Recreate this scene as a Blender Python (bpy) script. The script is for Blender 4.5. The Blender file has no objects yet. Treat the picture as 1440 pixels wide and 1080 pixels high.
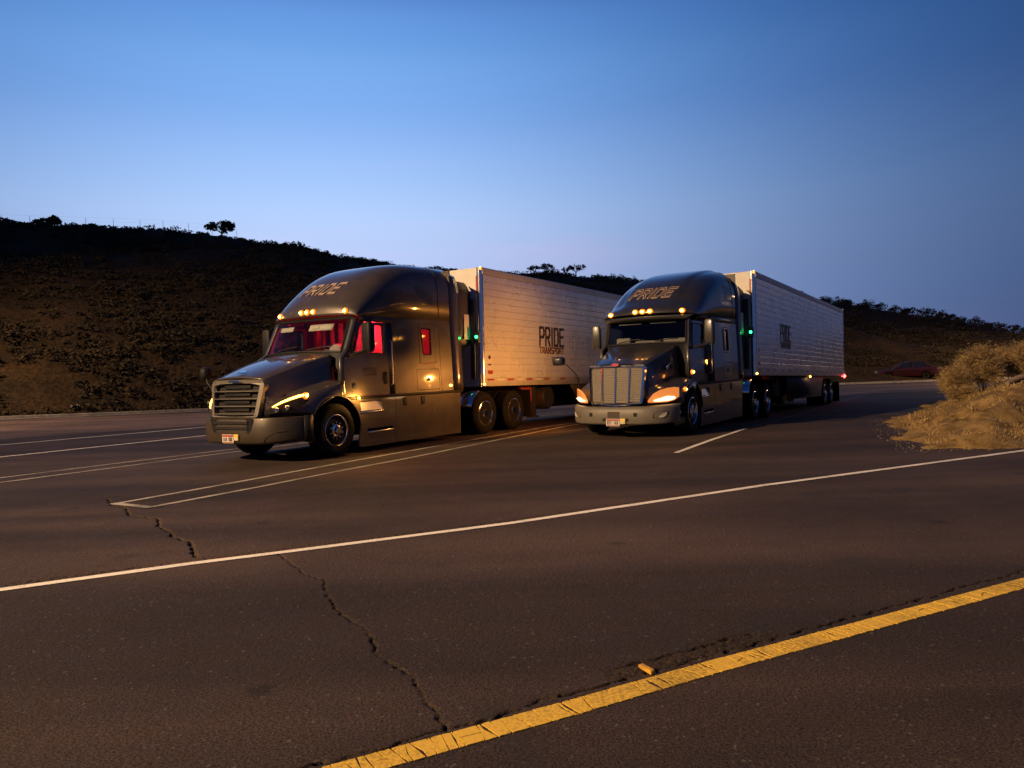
import bpy, bmesh, math, random
import numpy as np
from mathutils import Matrix, Vector, noise
from mathutils.geometry import tessellate_polygon

R = math.radians
random.seed(7)
rng = np.random.default_rng(7)
scene = bpy.context.scene
COL = scene.collection

# ------------------------------------------------------------------ camera
CAM_Z = 1.53
cam_data = bpy.data.cameras.new("camera")
cam = bpy.data.objects.new("camera", cam_data)
COL.objects.link(cam)
cam_data.sensor_width = 36.0
cam_data.lens = 27.03
cam_data.clip_end = 4000
_p, _r = R(1.03), R(1.9)
_f = Vector((0, math.cos(_p), -math.sin(_p)))
_u = Vector((0, math.sin(_p), math.cos(_p)))
_x = Vector((1, 0, 0))
_right = _x * math.cos(_r) - _u * math.sin(_r)
_up = _u * math.cos(_r) + _x * math.sin(_r)
cam.matrix_world = Matrix(((_right.x, _up.x, -_f.x, 0), (_right.y, _up.y, -_f.y, 0),
                           (_right.z, _up.z, -_f.z, CAM_Z), (0, 0, 0, 1)))
scene.camera = cam

# ------------------------------------------------------------------ dusk sky
SUN_AZ = R(-14)          # where the sun went down, measured from +Y towards +X
world = bpy.data.worlds.new("World")
scene.world = world
world.use_nodes = True
wn, wl = world.node_tree.nodes, world.node_tree.links
bg = wn["Background"]
tc = wn.new("ShaderNodeTexCoord")
sep = wn.new("ShaderNodeSeparateXYZ")
wl.new(tc.outputs["Generated"], sep.inputs[0])
ramp = wn.new("ShaderNodeValToRGB")
ramp.color_ramp.interpolation = 'CARDINAL'
els = ramp.color_ramp.elements
stops = [(0.0, (.45, .52, .84)), (.07, (.46, .55, .88)), (.16, (.50, .63, .95)), (.22, (.42, .61, .98)), (.30, (.26, .47, .90)),
         (.375, (.175, .39, .82)), (.43, (.11, .27, .66)), (.60, (.026, .085, .26)), (1.0, (.006, .02, .07))]
els[0].position, els[0].color = stops[0][0], (*stops[0][1], 1)
els[1].position, els[1].color = stops[-1][0], (*stops[-1][1], 1)
for pos, c in stops[1:-1]:
    e = els.new(pos)
    e.color = (*c, 1)
wl.new(sep.outputs[2], ramp.inputs[0])


def wmath(op, a, b=None):
    n = wn.new("ShaderNodeMath")
    n.operation = op
    for i, v in enumerate((a, b)):
        if v is None:
            continue
        if isinstance(v, (int, float)):
            n.inputs[i].default_value = v
        else:
            wl.new(v, n.inputs[i])
    return n.outputs[0]


flat = wn.new("ShaderNodeVectorMath"); flat.operation = 'MULTIPLY'
wl.new(tc.outputs["Generated"], flat.inputs[0]); flat.inputs[1].default_value = (1, 1, 0)
nrm = wn.new("ShaderNodeVectorMath"); nrm.operation = 'NORMALIZE'
wl.new(flat.outputs[0], nrm.inputs[0])
dot = wn.new("ShaderNodeVectorMath"); dot.operation = 'DOT_PRODUCT'
wl.new(nrm.outputs[0], dot.inputs[0]); dot.inputs[1].default_value = (math.sin(SUN_AZ), math.cos(SUN_AZ), 0)
half = wmath('MULTIPLY_ADD', dot.outputs["Value"], .5)
half.node.inputs[2].default_value = .5
glow = wmath('ADD', wmath('MULTIPLY', wmath('POWER', half, 12.0), .90), .10)
# the twilight glow fades out towards the zenith, and reddens less than it dims
mr = wn.new("ShaderNodeMapRange"); mr.inputs[1].default_value = .5; mr.inputs[2].default_value = 1.0
wl.new(sep.outputs[2], mr.inputs[0])
mixv = wn.new("ShaderNodeMix"); mixv.data_type = 'FLOAT'
wl.new(mr.outputs[0], mixv.inputs[0]); wl.new(glow, mixv.inputs[2]); mixv.inputs[3].default_value = .7
comb = wn.new("ShaderNodeCombineXYZ")
for i, ex in enumerate((1.2, 1.0, .78)):
    wl.new(wmath('POWER', mixv.outputs[0], ex), comb.inputs[i])
vm = wn.new("ShaderNodeVectorMath"); vm.operation = 'MULTIPLY'
wl.new(ramp.outputs[0], vm.inputs[0]); wl.new(comb.outputs[0], vm.inputs[1])
# thin pink wisps of cloud
nz = wn.new("ShaderNodeTexNoise"); nz.inputs["Scale"].default_value = 2.2; nz.inputs["Detail"].default_value = 5
mp = wn.new("ShaderNodeMapping"); mp.inputs["Scale"].default_value = (1, 1, 7)
mp.inputs["Location"].default_value = (3.3, .7, 1.9)
wl.new(tc.outputs["Generated"], mp.inputs[0]); wl.new(mp.outputs[0], nz.inputs["Vector"])
cr = wn.new("ShaderNodeValToRGB")
cr.color_ramp.elements[0].position = .62; cr.color_ramp.elements[0].color = (0, 0, 0, 1)
cr.color_ramp.elements[1].position = .82; cr.color_ramp.elements[1].color = (.35, .35, .35, 1)
wl.new(nz.outputs["Fac"], cr.inputs[0])
wisp = wn.new("ShaderNodeMix"); wisp.data_type = 'RGBA'
wl.new(cr.outputs[0], wisp.inputs[0]); wl.new(vm.outputs[0], wisp.inputs[6]); pink = wn.new("ShaderNodeVectorMath"); pink.operation = 'MULTIPLY'; wl.new(vm.outputs[0], pink.inputs[0]); pink.inputs[1].default_value = (1.45, 1.02, .98); wl.new(pink.outputs[0], wisp.inputs[7])
# a share of the physical twilight sky
sky = wn.new("ShaderNodeTexSky"); sky.sky_type = 'NISHITA'; sky.sun_disc = False
sky.sun_elevation = R(-1.0); sky.sun_rotation = SUN_AZ; sky.ozone_density = 5; sky.dust_density = 0
add = wn.new("ShaderNodeMix"); add.data_type = 'RGBA'; add.blend_type = 'ADD'
add.inputs[0].default_value = .03
wl.new(wisp.outputs[2], add.inputs[6]); wl.new(sky.outputs[0], add.inputs[7])
wl.new(add.outputs[2], bg.inputs[0])
bg.inputs[1].default_value = 1.0

sun_data = bpy.data.lights.new("sun", 'SUN')
sun_data.energy = .04                # the sun is down: only a trace of direction is left
sun_data.angle = R(12)
sun_data.color = (.85, .75, .9)
sun = bpy.data.objects.new("sun", sun_data)
COL.objects.link(sun)
sun.rotation_euler = (R(84), 0, math.pi - SUN_AZ)
sun.location = (0, 0, 60)

scene.view_settings.view_transform = 'Standard'
scene.view_settings.look = 'None'
scene.view_settings.exposure = 0.0
scene.view_settings.gamma = 1.0
scene.cycles.use_denoising = True
scene.cycles.max_bounces = 6
scene.cycles.transparent_max_bounces = 12
scene.cycles.caustics_reflective = False
scene.cycles.caustics_refractive = False
scene.cycles.sample_clamp_indirect = 6

# ------------------------------------------------------------------ materials
MAT = {}


def mat(name, col, rough=.5, metal=0.0, coat=0.0, var=0.0, vscale=8.0, bump=0.0, bscale=40.0, emit=None, estr=0.0,
        stretch=None, col2=None, rvar=0.0, spec=None, world=False):
    """Principled material with object-space noise in colour, roughness and relief."""
    if name in MAT:
        return MAT[name]
    m = bpy.data.materials.new(name)
    m.use_nodes = True
    n, l = m.node_tree.nodes, m.node_tree.links
    b = n["Principled BSDF"]
    b.inputs["Base Color"].default_value = (*col, 1)
    b.inputs["Roughness"].default_value = rough
    b.inputs["Metallic"].default_value = metal
    b.inputs["Coat Weight"].default_value = coat
    b.inputs["Coat Roughness"].default_value = .06
    if spec is not None:
        b.inputs["Specular IOR Level"].default_value = spec
    tcn = n.new("ShaderNodeTexCoord")
    vec = n.new("ShaderNodeNewGeometry").outputs["Position"] if world else tcn.outputs["Object"]
    if stretch:
        mpn = n.new("ShaderNodeMapping"); mpn.inputs["Scale"].default_value = stretch
        l.new(vec, mpn.inputs[0]); vec = mpn.outputs[0]
    if var > 0:
        no = n.new("ShaderNodeTexNoise"); no.inputs["Scale"].default_value = vscale
        no.inputs["Detail"].default_value = 6; no.inputs["Roughness"].default_value = .6
        l.new(vec, no.inputs["Vector"])
        rp = n.new("ShaderNodeValToRGB")
        c2 = col2 if col2 else tuple(min(1, c * (1 + var)) for c in col)
        rp.color_ramp.elements[0].position = .3
        rp.color_ramp.elements[0].color = (*[c * (1 - var) for c in col], 1)
        rp.color_ramp.elements[1].position = .72
        rp.color_ramp.elements[1].color = (*c2, 1)
        l.new(no.outputs["Fac"], rp.inputs[0]); l.new(rp.outputs[0], b.inputs["Base Color"])
        if rvar:
            mr = n.new("ShaderNodeMapRange")
            mr.inputs[3].default_value = max(.02, rough - rvar); mr.inputs[4].default_value = rough + rvar
            l.new(no.outputs["Fac"], mr.inputs[0]); l.new(mr.outputs[0], b.inputs["Roughness"])
    if bump > 0:
        nb = n.new("ShaderNodeTexNoise"); nb.inputs["Scale"].default_value = bscale; nb.inputs["Detail"].default_value = 4
        l.new(vec, nb.inputs["Vector"])
        bp = n.new("ShaderNodeBump"); bp.inputs["Strength"].default_value = bump; bp.inputs["Distance"].default_value = .01
        l.new(nb.outputs["Fac"], bp.inputs["Height"]); l.new(bp.outputs[0], b.inputs["Normal"])
    if emit:
        b.inputs["Emission Color"].default_value = (*emit, 1)
        b.inputs["Emission Strength"].default_value = estr
    MAT[name] = m
    return m


def glass(name, tint=(.75, .8, .85), rough=.02):
    if name in MAT:
        return MAT[name]
    m = bpy.data.materials.new(name); m.use_nodes = True
    n, l = m.node_tree.nodes, m.node_tree.links
    n.remove(n["Principled BSDF"])
    tr = n.new("ShaderNodeBsdfTransparent"); tr.inputs[0].default_value = (*tint, 1)
    gl = n.new("ShaderNodeBsdfGlossy"); gl.inputs["Roughness"].default_value = rough
    lf = n.new("ShaderNodeLayerWeight"); lf.inputs[0].default_value = .5
    pw = n.new("ShaderNodeMath"); pw.operation = 'POWER'; pw.inputs[1].default_value = 4.0; l.new(lf.outputs["Facing"], pw.inputs[0])
    lw = n.new("ShaderNodeMath"); lw.operation = 'MULTIPLY_ADD'; lw.inputs[1].default_value = .93; lw.inputs[2].default_value = .05; l.new(pw.outputs[0], lw.inputs[0])
    no = n.new("ShaderNodeTexNoise"); no.inputs["Scale"].default_value = 1.2
    bp = n.new("ShaderNodeBump"); bp.inputs["Strength"].default_value = .02
    l.new(no.outputs["Fac"], bp.inputs["Height"]); l.new(bp.outputs[0], gl.inputs["Normal"])
    mx = n.new("ShaderNodeMixShader")
    l.new(lw.outputs[0], mx.inputs[0]); l.new(tr.outputs[0], mx.inputs[1]); l.new(gl.outputs[0], mx.inputs[2])
    l.new(mx.outputs[0], n["Material Output"].inputs[0])
    MAT[name] = m
    return m


# ------------------------------------------------------------------ mesh helpers
def obj_from(name, verts, faces, material, parent=None, smooth=35, bevel=0.0, bseg=2):
    me = bpy.data.meshes.new(name)
    me.from_pydata([tuple(v) for v in verts], [], faces)
    if bevel > 0:
        bm = bmesh.new(); bm.from_mesh(me)
        bmesh.ops.remove_doubles(bm, verts=bm.verts, dist=1e-5)
        es = [e for e in bm.edges if len(e.link_faces) == 2 and e.calc_face_angle(0) > R(25)]
        bmesh.ops.bevel(bm, geom=es, offset=bevel, segments=bseg, affect='EDGES', clamp_overlap=True, profile=.5)
        bm.to_mesh(me); bm.free()
    me.validate()
    if smooth:
        me.polygons.foreach_set('use_smooth', [True] * len(me.polygons))
        me.set_sharp_from_angle(angle=R(smooth))
    me.materials.append(material)
    o = bpy.data.objects.new(name, me)
    COL.objects.link(o)
    o.parent = parent
    return o


class G:
    """Collects simple solids; build() links them as one mesh object."""

    def __init__(s):
        s.v, s.f = [], []

    def add(s, verts, faces):
        k = len(s.v)
        s.v += [tuple(map(float, p)) for p in verts]
        s.f += [tuple(k + i for i in f) for f in faces]
        return s

    def box(s, x0, x1, y0, y1, z0, z1):
        v = [(x, y, z) for z in (z0, z1) for y in (y0, y1) for x in (x0, x1)]
        return s.add(v, [(0, 2, 3, 1), (4, 5, 7, 6), (0, 1, 5, 4), (2, 6, 7, 3), (0, 4, 6, 2), (1, 3, 7, 5)])

    def loft(s, rings, closed=True, caps=True):
        n = len(rings[0]); fs = []
        for i in range(len(rings) - 1):
            for j in range(n if closed else n - 1):
                a, b = i * n + j, i * n + (j + 1) % n
                fs.append((a, b, b + n, a + n))
        if caps and closed:
            fs.append(tuple(range(n))[::-1]); k = (len(rings) - 1) * n
            fs.append(tuple(range(k, k + n)))
        return s.add([p for r in rings for p in r], fs)

    def prism(s, poly, axis, a, b):
        """poly: 2-D outline; axis 'y' -> (x,z) outline pushed along y, 'x' -> (y,z), 'z' -> (x,y)."""
        def put(p, d):
            return {'y': (p[0], d, p[1]), 'x': (d, p[0], p[1]), 'z': (p[0], p[1], d)}[axis]
        return s.loft([[put(p, a) for p in poly], [put(p, b) for p in poly]])

    def tube(s, pts, r, n=8, caps=True):
        pts = [Vector(p) for p in pts]; rings = []
        rr = r if isinstance(r, (list, tuple)) else [r] * len(pts)
        ref = None
        for i, p in enumerate(pts):
            d = (pts[min(i + 1, len(pts) - 1)] - pts[max(i - 1, 0)]).normalized()
            if ref is None:
                ref = d.orthogonal().normalized()
            ref = (ref - d * ref.dot(d)).normalized(); c = d.cross(ref)
            rings.append([p + (ref * math.cos(2 * math.pi * k / n) + c * math.sin(2 * math.pi * k / n)) * rr[i] for k in range(n)])
        return s.loft(rings, True, caps)

    def lathe(s, prof, c=(0, 0, 0), axis='y', n=24, sgn=1):
        """prof: (radius, offset along the axis) pairs."""
        rings = []
        for r, h in prof:
            ring = []
            for k in range(n):
                a = 2 * math.pi * k / n; p, q = r * math.cos(a), r * math.sin(a); h2 = h * sgn
                ring.append({'y': (c[0] + p, c[1] + h2, c[2] + q), 'x': (c[0] + h2, c[1] + p, c[2] + q), 'z': (c[0] + p, c[1] + q, c[2] + h2)}[axis])
            rings.append(ring)
        return s.loft(rings)

    def grid(s, P, thick=None):
        m, n = len(P), len(P[0])
        fs = [(i * n + j, i * n + j + 1, (i + 1) * n + j + 1, (i + 1) * n + j) for i in range(m - 1) for j in range(n - 1)]
        return s.add([p for r in P for p in r], fs)

    def plate(s, outline, holes, fn, thick):
        """Flat 2-D outline with holes -> two skins and rims; fn(u, v, d) gives the 3-D point."""
        loops = [outline] + holes
        tri = tessellate_polygon([[Vector((p[0], p[1], 0)) for p in lp] for lp in loops])
        pts = [p for lp in loops for p in lp]; k = len(pts)
        v = [fn(p[0], p[1], 0) for p in pts] + [fn(p[0], p[1], -thick) for p in pts]
        fs = [tuple(t) for t in tri] + [tuple(i + k for i in t[::-1]) for t in tri]
        o = 0
        for lp in loops:
            m = len(lp)
            fs += [(o + i, o + (i + 1) % m, o + (i + 1) % m + k, o + i + k) for i in range(m)]
            o += m
        return s.add(v, fs)

    def build(s, name, material, parent=None, smooth=35, bevel=0.0, bseg=2, fix=True):
        o = obj_from(name, s.v, s.f, material, parent, smooth, bevel, bseg)
        if fix:
            bm = bmesh.new(); bm.from_mesh(o.data)
            bmesh.ops.recalc_face_normals(bm, faces=bm.faces)
            bm.to_mesh(o.data); bm.free()
            if smooth:
                o.data.set_sharp_from_angle(angle=R(smooth))
        return o


def empty(name, loc=(0, 0, 0), rz=0.0, ry=0.0):
    o = bpy.data.objects.new(name, None)
    COL.objects.link(o)
    o.location = loc
    o.rotation_euler = (0, ry, rz)
    o.empty_display_size = .2
    return o


def tag(o, label=None, cat=None, group=None, kind=None):
    if label: o["label"] = label
    if cat: o["category"] = cat
    if group: o["group"] = group
    if kind: o["kind"] = kind
    return o


def dup(o, parent=None, loc=None, name=None):
    c = o.copy(); COL.objects.link(c); c.parent = parent if parent else o.parent
    if loc is not None: c.location = loc
    for ch in list(o.children):
        dup(ch, c)
    return c


def rpoly(pts, r, n=4):
    """Round the corners of a 2-D polygon."""
    out = []; m = len(pts)
    for i in range(m):
        p = Vector(pts[i]); a = Vector(pts[i - 1]) - p; b = Vector(pts[(i + 1) % m]) - p
        ra = min(r, a.length * .45, b.length * .45)
        p0, p1 = p + a.normalized() * ra, p + b.normalized() * ra
        for k in range(n + 1):
            t = k / n
            out.append(tuple(p0 * (1 - t) ** 2 + p * 2 * t * (1 - t) + p1 * t * t))
    return out


def interp(x, tab):
    xs = [t[0] for t in tab]; ys = [t[1] for t in tab]
    if xs[0] > xs[-1]:
        xs, ys = xs[::-1], ys[::-1]
    return float(np.interp(x, xs, ys))


def smooth_interp(x, tab):
    """Catmull-Rom through the table (x ascending or descending)."""
    t = sorted(tab); n = len(t)
    if x <= t[0][0]: return t[0][1]
    if x >= t[-1][0]: return t[-1][1]
    i = max(k for k in range(n - 1) if t[k][0] <= x)
    x0, y0 = t[i]; x1, y1 = t[i + 1]
    m0 = (t[i + 1][1] - t[i - 1][1]) / (t[i + 1][0] - t[i - 1][0]) if i > 0 else (y1 - y0) / (x1 - x0)
    m1 = (t[i + 2][1] - t[i][1]) / (t[i + 2][0] - t[i][0]) if i + 2 < n else (y1 - y0) / (x1 - x0)
    h = x1 - x0; s = (x - x0) / h
    return (2*s**3 - 3*s*s + 1) * y0 + (s**3 - 2*s*s + s) * h * m0 + (-2*s**3 + 3*s*s) * y1 + (s**3 - s*s) * h * m1


# block letters as strokes on a unit cell (0..1 wide, 0..1 high)
STROKES = {
    'P': [[(0, 0), (0, 1), (.85, 1), (1, .85), (1, .6), (.85, .45), (0, .45)]],
    'R': [[(0, 0), (0, 1), (.85, 1), (1, .85), (1, .6), (.85, .45), (0, .45)], [(.45, .45), (1, 0)]],
    'I': [[(.5, 0), (.5, 1)]],
    'D': [[(0, 0), (0, 1), (.75, 1), (1, .75), (1, .25), (.75, 0), (0, 0)]],
    'E': [[(1, 1), (0, 1), (0, 0), (1, 0)], [(0, .52), (.8, .52)]],
    'T': [[(0, 1), (1, 1)], [(.5, 1), (.5, 0)]],
    'A': [[(0, 0), (.45, 1), (.55, 1), (1, 0)], [(.2, .38), (.8, .38)]],
    'N': [[(0, 0), (0, 1), (1, 0), (1, 1)]],
    'S': [[(1, 1), (.1, 1), (0, .9), (0, .6), (.1, .52), (.9, .5), (1, .4), (1, .1), (.9, 0), (0, 0)]],
    'O': [[(.15, 0), (0, .15), (0, .85), (.15, 1), (.85, 1), (1, .85), (1, .15), (.85, 0), (.15, 0)]],
}


def letters(text, w, h, gap, th, shear, fn, proud=.004):
    """One G holding the strokes of a word; fn(u, v, d) maps the flat word onto its surface."""
    g = G(); u0 = 0.0
    for ch in text:
        cw = w * (.25 if ch == 'I' else 1.0)
        for line in STROKES.get(ch, []):
            pts = [Vector((u0 + (p[0] if ch != 'I' else .5) * cw, p[1] * h)) for p in line]
            for a, b in zip(pts, pts[1:]):
                d = (b - a).normalized(); nn = Vector((-d.y, d.x)) * th / 2
                a2, b2 = a - d * th * .45, b + d * th * .45
                q = [a2 + nn, a2 - nn, b2 - nn, b2 + nn]
                k = max(1, int((b2 - a2).length / .12))
                for i in range(k):
                    s0, s1 = i / k, (i + 1) / k
                    qq = [q[0].lerp(q[3], s0), q[1].lerp(q[2], s0), q[1].lerp(q[2], s1), q[0].lerp(q[3], s1)]
                    qq = [(p.x + shear * p.y, p.y) for p in qq]
                    v = [fn(p[0], p[1], proud) for p in qq] + [fn(p[0], p[1], -.004) for p in qq]
                    g.add(v, [(0, 1, 2, 3), (0, 4, 5, 1), (1, 5, 6, 2), (2, 6, 7, 3), (3, 7, 4, 0)])
        u0 += cw + gap
    return g


# ------------------------------------------------------------------ terrain of the lot
ANG = R(-122.2)                                   # heading of both trucks
FX, FY = math.cos(ANG), math.sin(ANG)
O1 = (-4.365, 15.14)                              # front axle of the first truck, on the ground
O2 = (2.925, 17.54)


def gz(x, y):
    """Height of the paved ground: flat near by, dipping gently behind the trucks."""
    u = -((x - O1[0]) * FX + (y - O1[1]) * FY)
    t = u - 7.0
    if t <= 0: return 0.0
    return -.5 * (1 - math.exp(-t * .021 / .5)) * min(1, t / 3)


def gz_np(x, y):
    u = -((x - O1[0]) * FX + (y - O1[1]) * FY)
    t = np.maximum(u - 7.0, 0)
    return -.5 * (1 - np.exp(-t * .021 / .5)) * np.minimum(1, t / 3)


def tw(O, x, y):
    """Truck-local ground point to world."""
    return (O[0] + FX * x - FY * y, O[1] + FY * x + FX * y)
LAMP_A, LAMP_C, LAMP_D, CORNER = 126000.0, 30000.0, 8000.0, 330.0

# ================================================================== the setting
ASPH_OFF = (3.7, 1.9, 0)


def asphalt_material(name="asphalt", gain=1.0):
    m = bpy.data.materials.new(name); m.use_nodes = True
    n, l = m.node_tree.nodes, m.node_tree.links
    b = n["Principled BSDF"]
    tcn = n.new("ShaderNodeTexCoord")
    om = n.new("ShaderNodeMapping"); om.inputs["Location"].default_value = ASPH_OFF; l.new(tcn.outputs["Object"], om.inputs[0]); V = om.outputs[0]

    def noise_tex(scale, detail=5, rough=.55, stretch=None, rot=0):
        v = V
        if stretch:
            mpn = n.new("ShaderNodeMapping"); mpn.inputs["Scale"].default_value = stretch
            mpn.inputs["Rotation"].default_value = (0, 0, rot)
            l.new(V, mpn.inputs[0]); v = mpn.outputs[0]
        t = n.new("ShaderNodeTexNoise"); t.inputs["Scale"].default_value = scale
        t.inputs["Detail"].default_value = detail; t.inputs["Roughness"].default_value = rough
        l.new(v, t.inputs["Vector"]); return t.outputs["Fac"]

    def ramp2(fac, p0, c0, p1, c1):
        r = n.new("ShaderNodeValToRGB")
        r.color_ramp.elements[0].position = p0; r.color_ramp.elements[0].color = (*c0, 1)
        r.color_ramp.elements[1].position = p1; r.color_ramp.elements[1].color = (*c1, 1)
        l.new(fac, r.inputs[0]); return r.outputs[0]

    def mix(kind, fac, a, c):
        x = n.new("ShaderNodeMix"); x.data_type = 'RGBA'; x.blend_type = kind
        if isinstance(fac, float): x.inputs[0].default_value = fac
        else: l.new(fac, x.inputs[0])
        l.new(a, x.inputs[6]); l.new(c, x.inputs[7]); return x.outputs[2]

    base = ramp2(noise_tex(.35, 6, .6), .32, (.041, .029, .0245), .70, (.074, .053, .044))
    lanes = ramp2(noise_tex(.5, 4, .5, (.16, 1.3, 1), R(-33)), .38, (.55, .55, .55), .66, (1.32, 1.28, 1.24))
    c = mix('MULTIPLY', 1.0, base, lanes)
    stones = ramp2(noise_tex(85, 3, .65), .36, (.22, .21, .21), .66, (1.75, 1.68, 1.6))
    c = mix('MULTIPLY', 1.0, c, stones)
    vo = n.new("ShaderNodeTexVoronoi"); vo.inputs["Scale"].default_value = 70; l.new(V, vo.inputs["Vector"])
    chip = ramp2(vo.outputs["Color"], .88, (0, 0, 0), .95, (.5, .5, .5))
    pale = n.new("ShaderNodeRGB"); pale.outputs[0].default_value = (.16, .145, .13, 1)
    c = mix('MIX', chip, c, pale.outputs[0])
    dv = n.new("ShaderNodeTexVoronoi"); dv.inputs["Scale"].default_value = 1.1; l.new(V, dv.inputs["Vector"])
    drip = ramp2(dv.outputs["Distance"], .05, (.55, .55, .56), .11, (1, 1, 1))
    c = mix('MULTIPLY', 1.0, c, drip)
    stain = ramp2(noise_tex(.9, 5, .65), .60, (0, 0, 0), .74, (.75, .75, .75))
    oil = n.new("ShaderNodeRGB"); oil.outputs[0].default_value = (.022, .021, .021, 1)
    c = mix('MIX', stain, c, oil.outputs[0])
    ca = n.new("ShaderNodeAttribute"); ca.attribute_name = "crack_dirt"
    grime = n.new("ShaderNodeRGB"); grime.outputs[0].default_value = (.006, .005, .0045, 1)
    c = mix('MIX', ca.outputs["Fac"], c, grime.outputs[0])
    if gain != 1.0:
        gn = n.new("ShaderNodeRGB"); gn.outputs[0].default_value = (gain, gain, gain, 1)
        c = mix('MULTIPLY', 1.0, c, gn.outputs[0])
    l.new(c, b.inputs["Base Color"])
    rr = n.new("ShaderNodeMapRange"); rr.inputs[3].default_value = .62; rr.inputs[4].default_value = .95
    l.new(noise_tex(3, 5), rr.inputs[0]); l.new(rr.outputs[0], b.inputs["Roughness"])
    b.inputs["Specular IOR Level"].default_value = .3
    bp = n.new("ShaderNodeBump"); bp.inputs["Strength"].default_value = .9; bp.inputs["Distance"].default_value = .007
    l.new(noise_tex(80, 4, .7), bp.inputs["Height"]); l.new(bp.outputs[0], b.inputs["Normal"])
    return m


ASPHALT = asphalt_material()


def jag(pts, step, amp, seed):
    """A cracked polyline: the given corners plus small random kinks."""
    rnd = random.Random(seed); out = []
    for a, b in zip(pts, pts[1:]):
        a, b = Vector(a), Vector(b); k = max(1, int((b - a).length / step)); nn = Vector((-(b - a).y, (b - a).x)).normalized()
        for i in range(k):
            out.append(a.lerp(b, i / k) + nn * rnd.uniform(-amp, amp))
    out.append(Vector(pts[-1]))
    return out


CRACK_CROSS_FAR = [(-5.41, 10.18), (-5.08, 9.66), (-4.77, 9.4), (-4.48, 8.89), (-4.01, 8.58), (-3.81, 8.16), (-3.5, 7.76), (-3.39, 7.56), (-3.12, 7.3), (-2.93, 6.92), (-2.8, 6.64)]
CRACK_CROSS_NEAR = [(-2.15, 6.78), (-1.97, 6.48), (-1.7, 6.02), (-1.45, 5.73), (-1.34, 5.34), (-1.2, 5.0), (-1.09, 4.83), (-.94, 4.62), (-.84, 4.36), (-.81, 4.22), (-.65, 3.99), (-.56, 3.87), (-.5, 3.69), (-.44, 3.55), (-.37, 3.38), (-.33, 3.26)]
CRACK_LONG = [(-1.6, 2.6), (-.84, 3.0), (-.6, 3.11), (-.41, 3.23), (-.33, 3.26), (-.12, 3.36), (.05, 3.51), (.22, 3.59), (.38, 3.67), (.53, 3.75), (.75, 3.87), (.98, 4.0), (1.17, 4.1), (1.42, 4.24), (1.74, 4.4), (2.06, 4.57), (2.14, 4.63), (2.44, 4.78), (2.65, 4.87), (2.95, 5.07), (3.34, 5.25), (3.57, 5.41), (4.6, 5.95)]
CRACK_SIDE = [(.48, 3.89), (.63, 3.97), (.77, 4.02), (.94, 4.12), (1.11, 4.23), (1.23, 4.28), (1.34, 4.31)]
EDGE_SEAM = [(-3.9, 5.95), (-2.72, 6.56), (-1.47, 7.12), (-.05, 7.80), (1.37, 8.66), (3.14, 9.68)]


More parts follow.
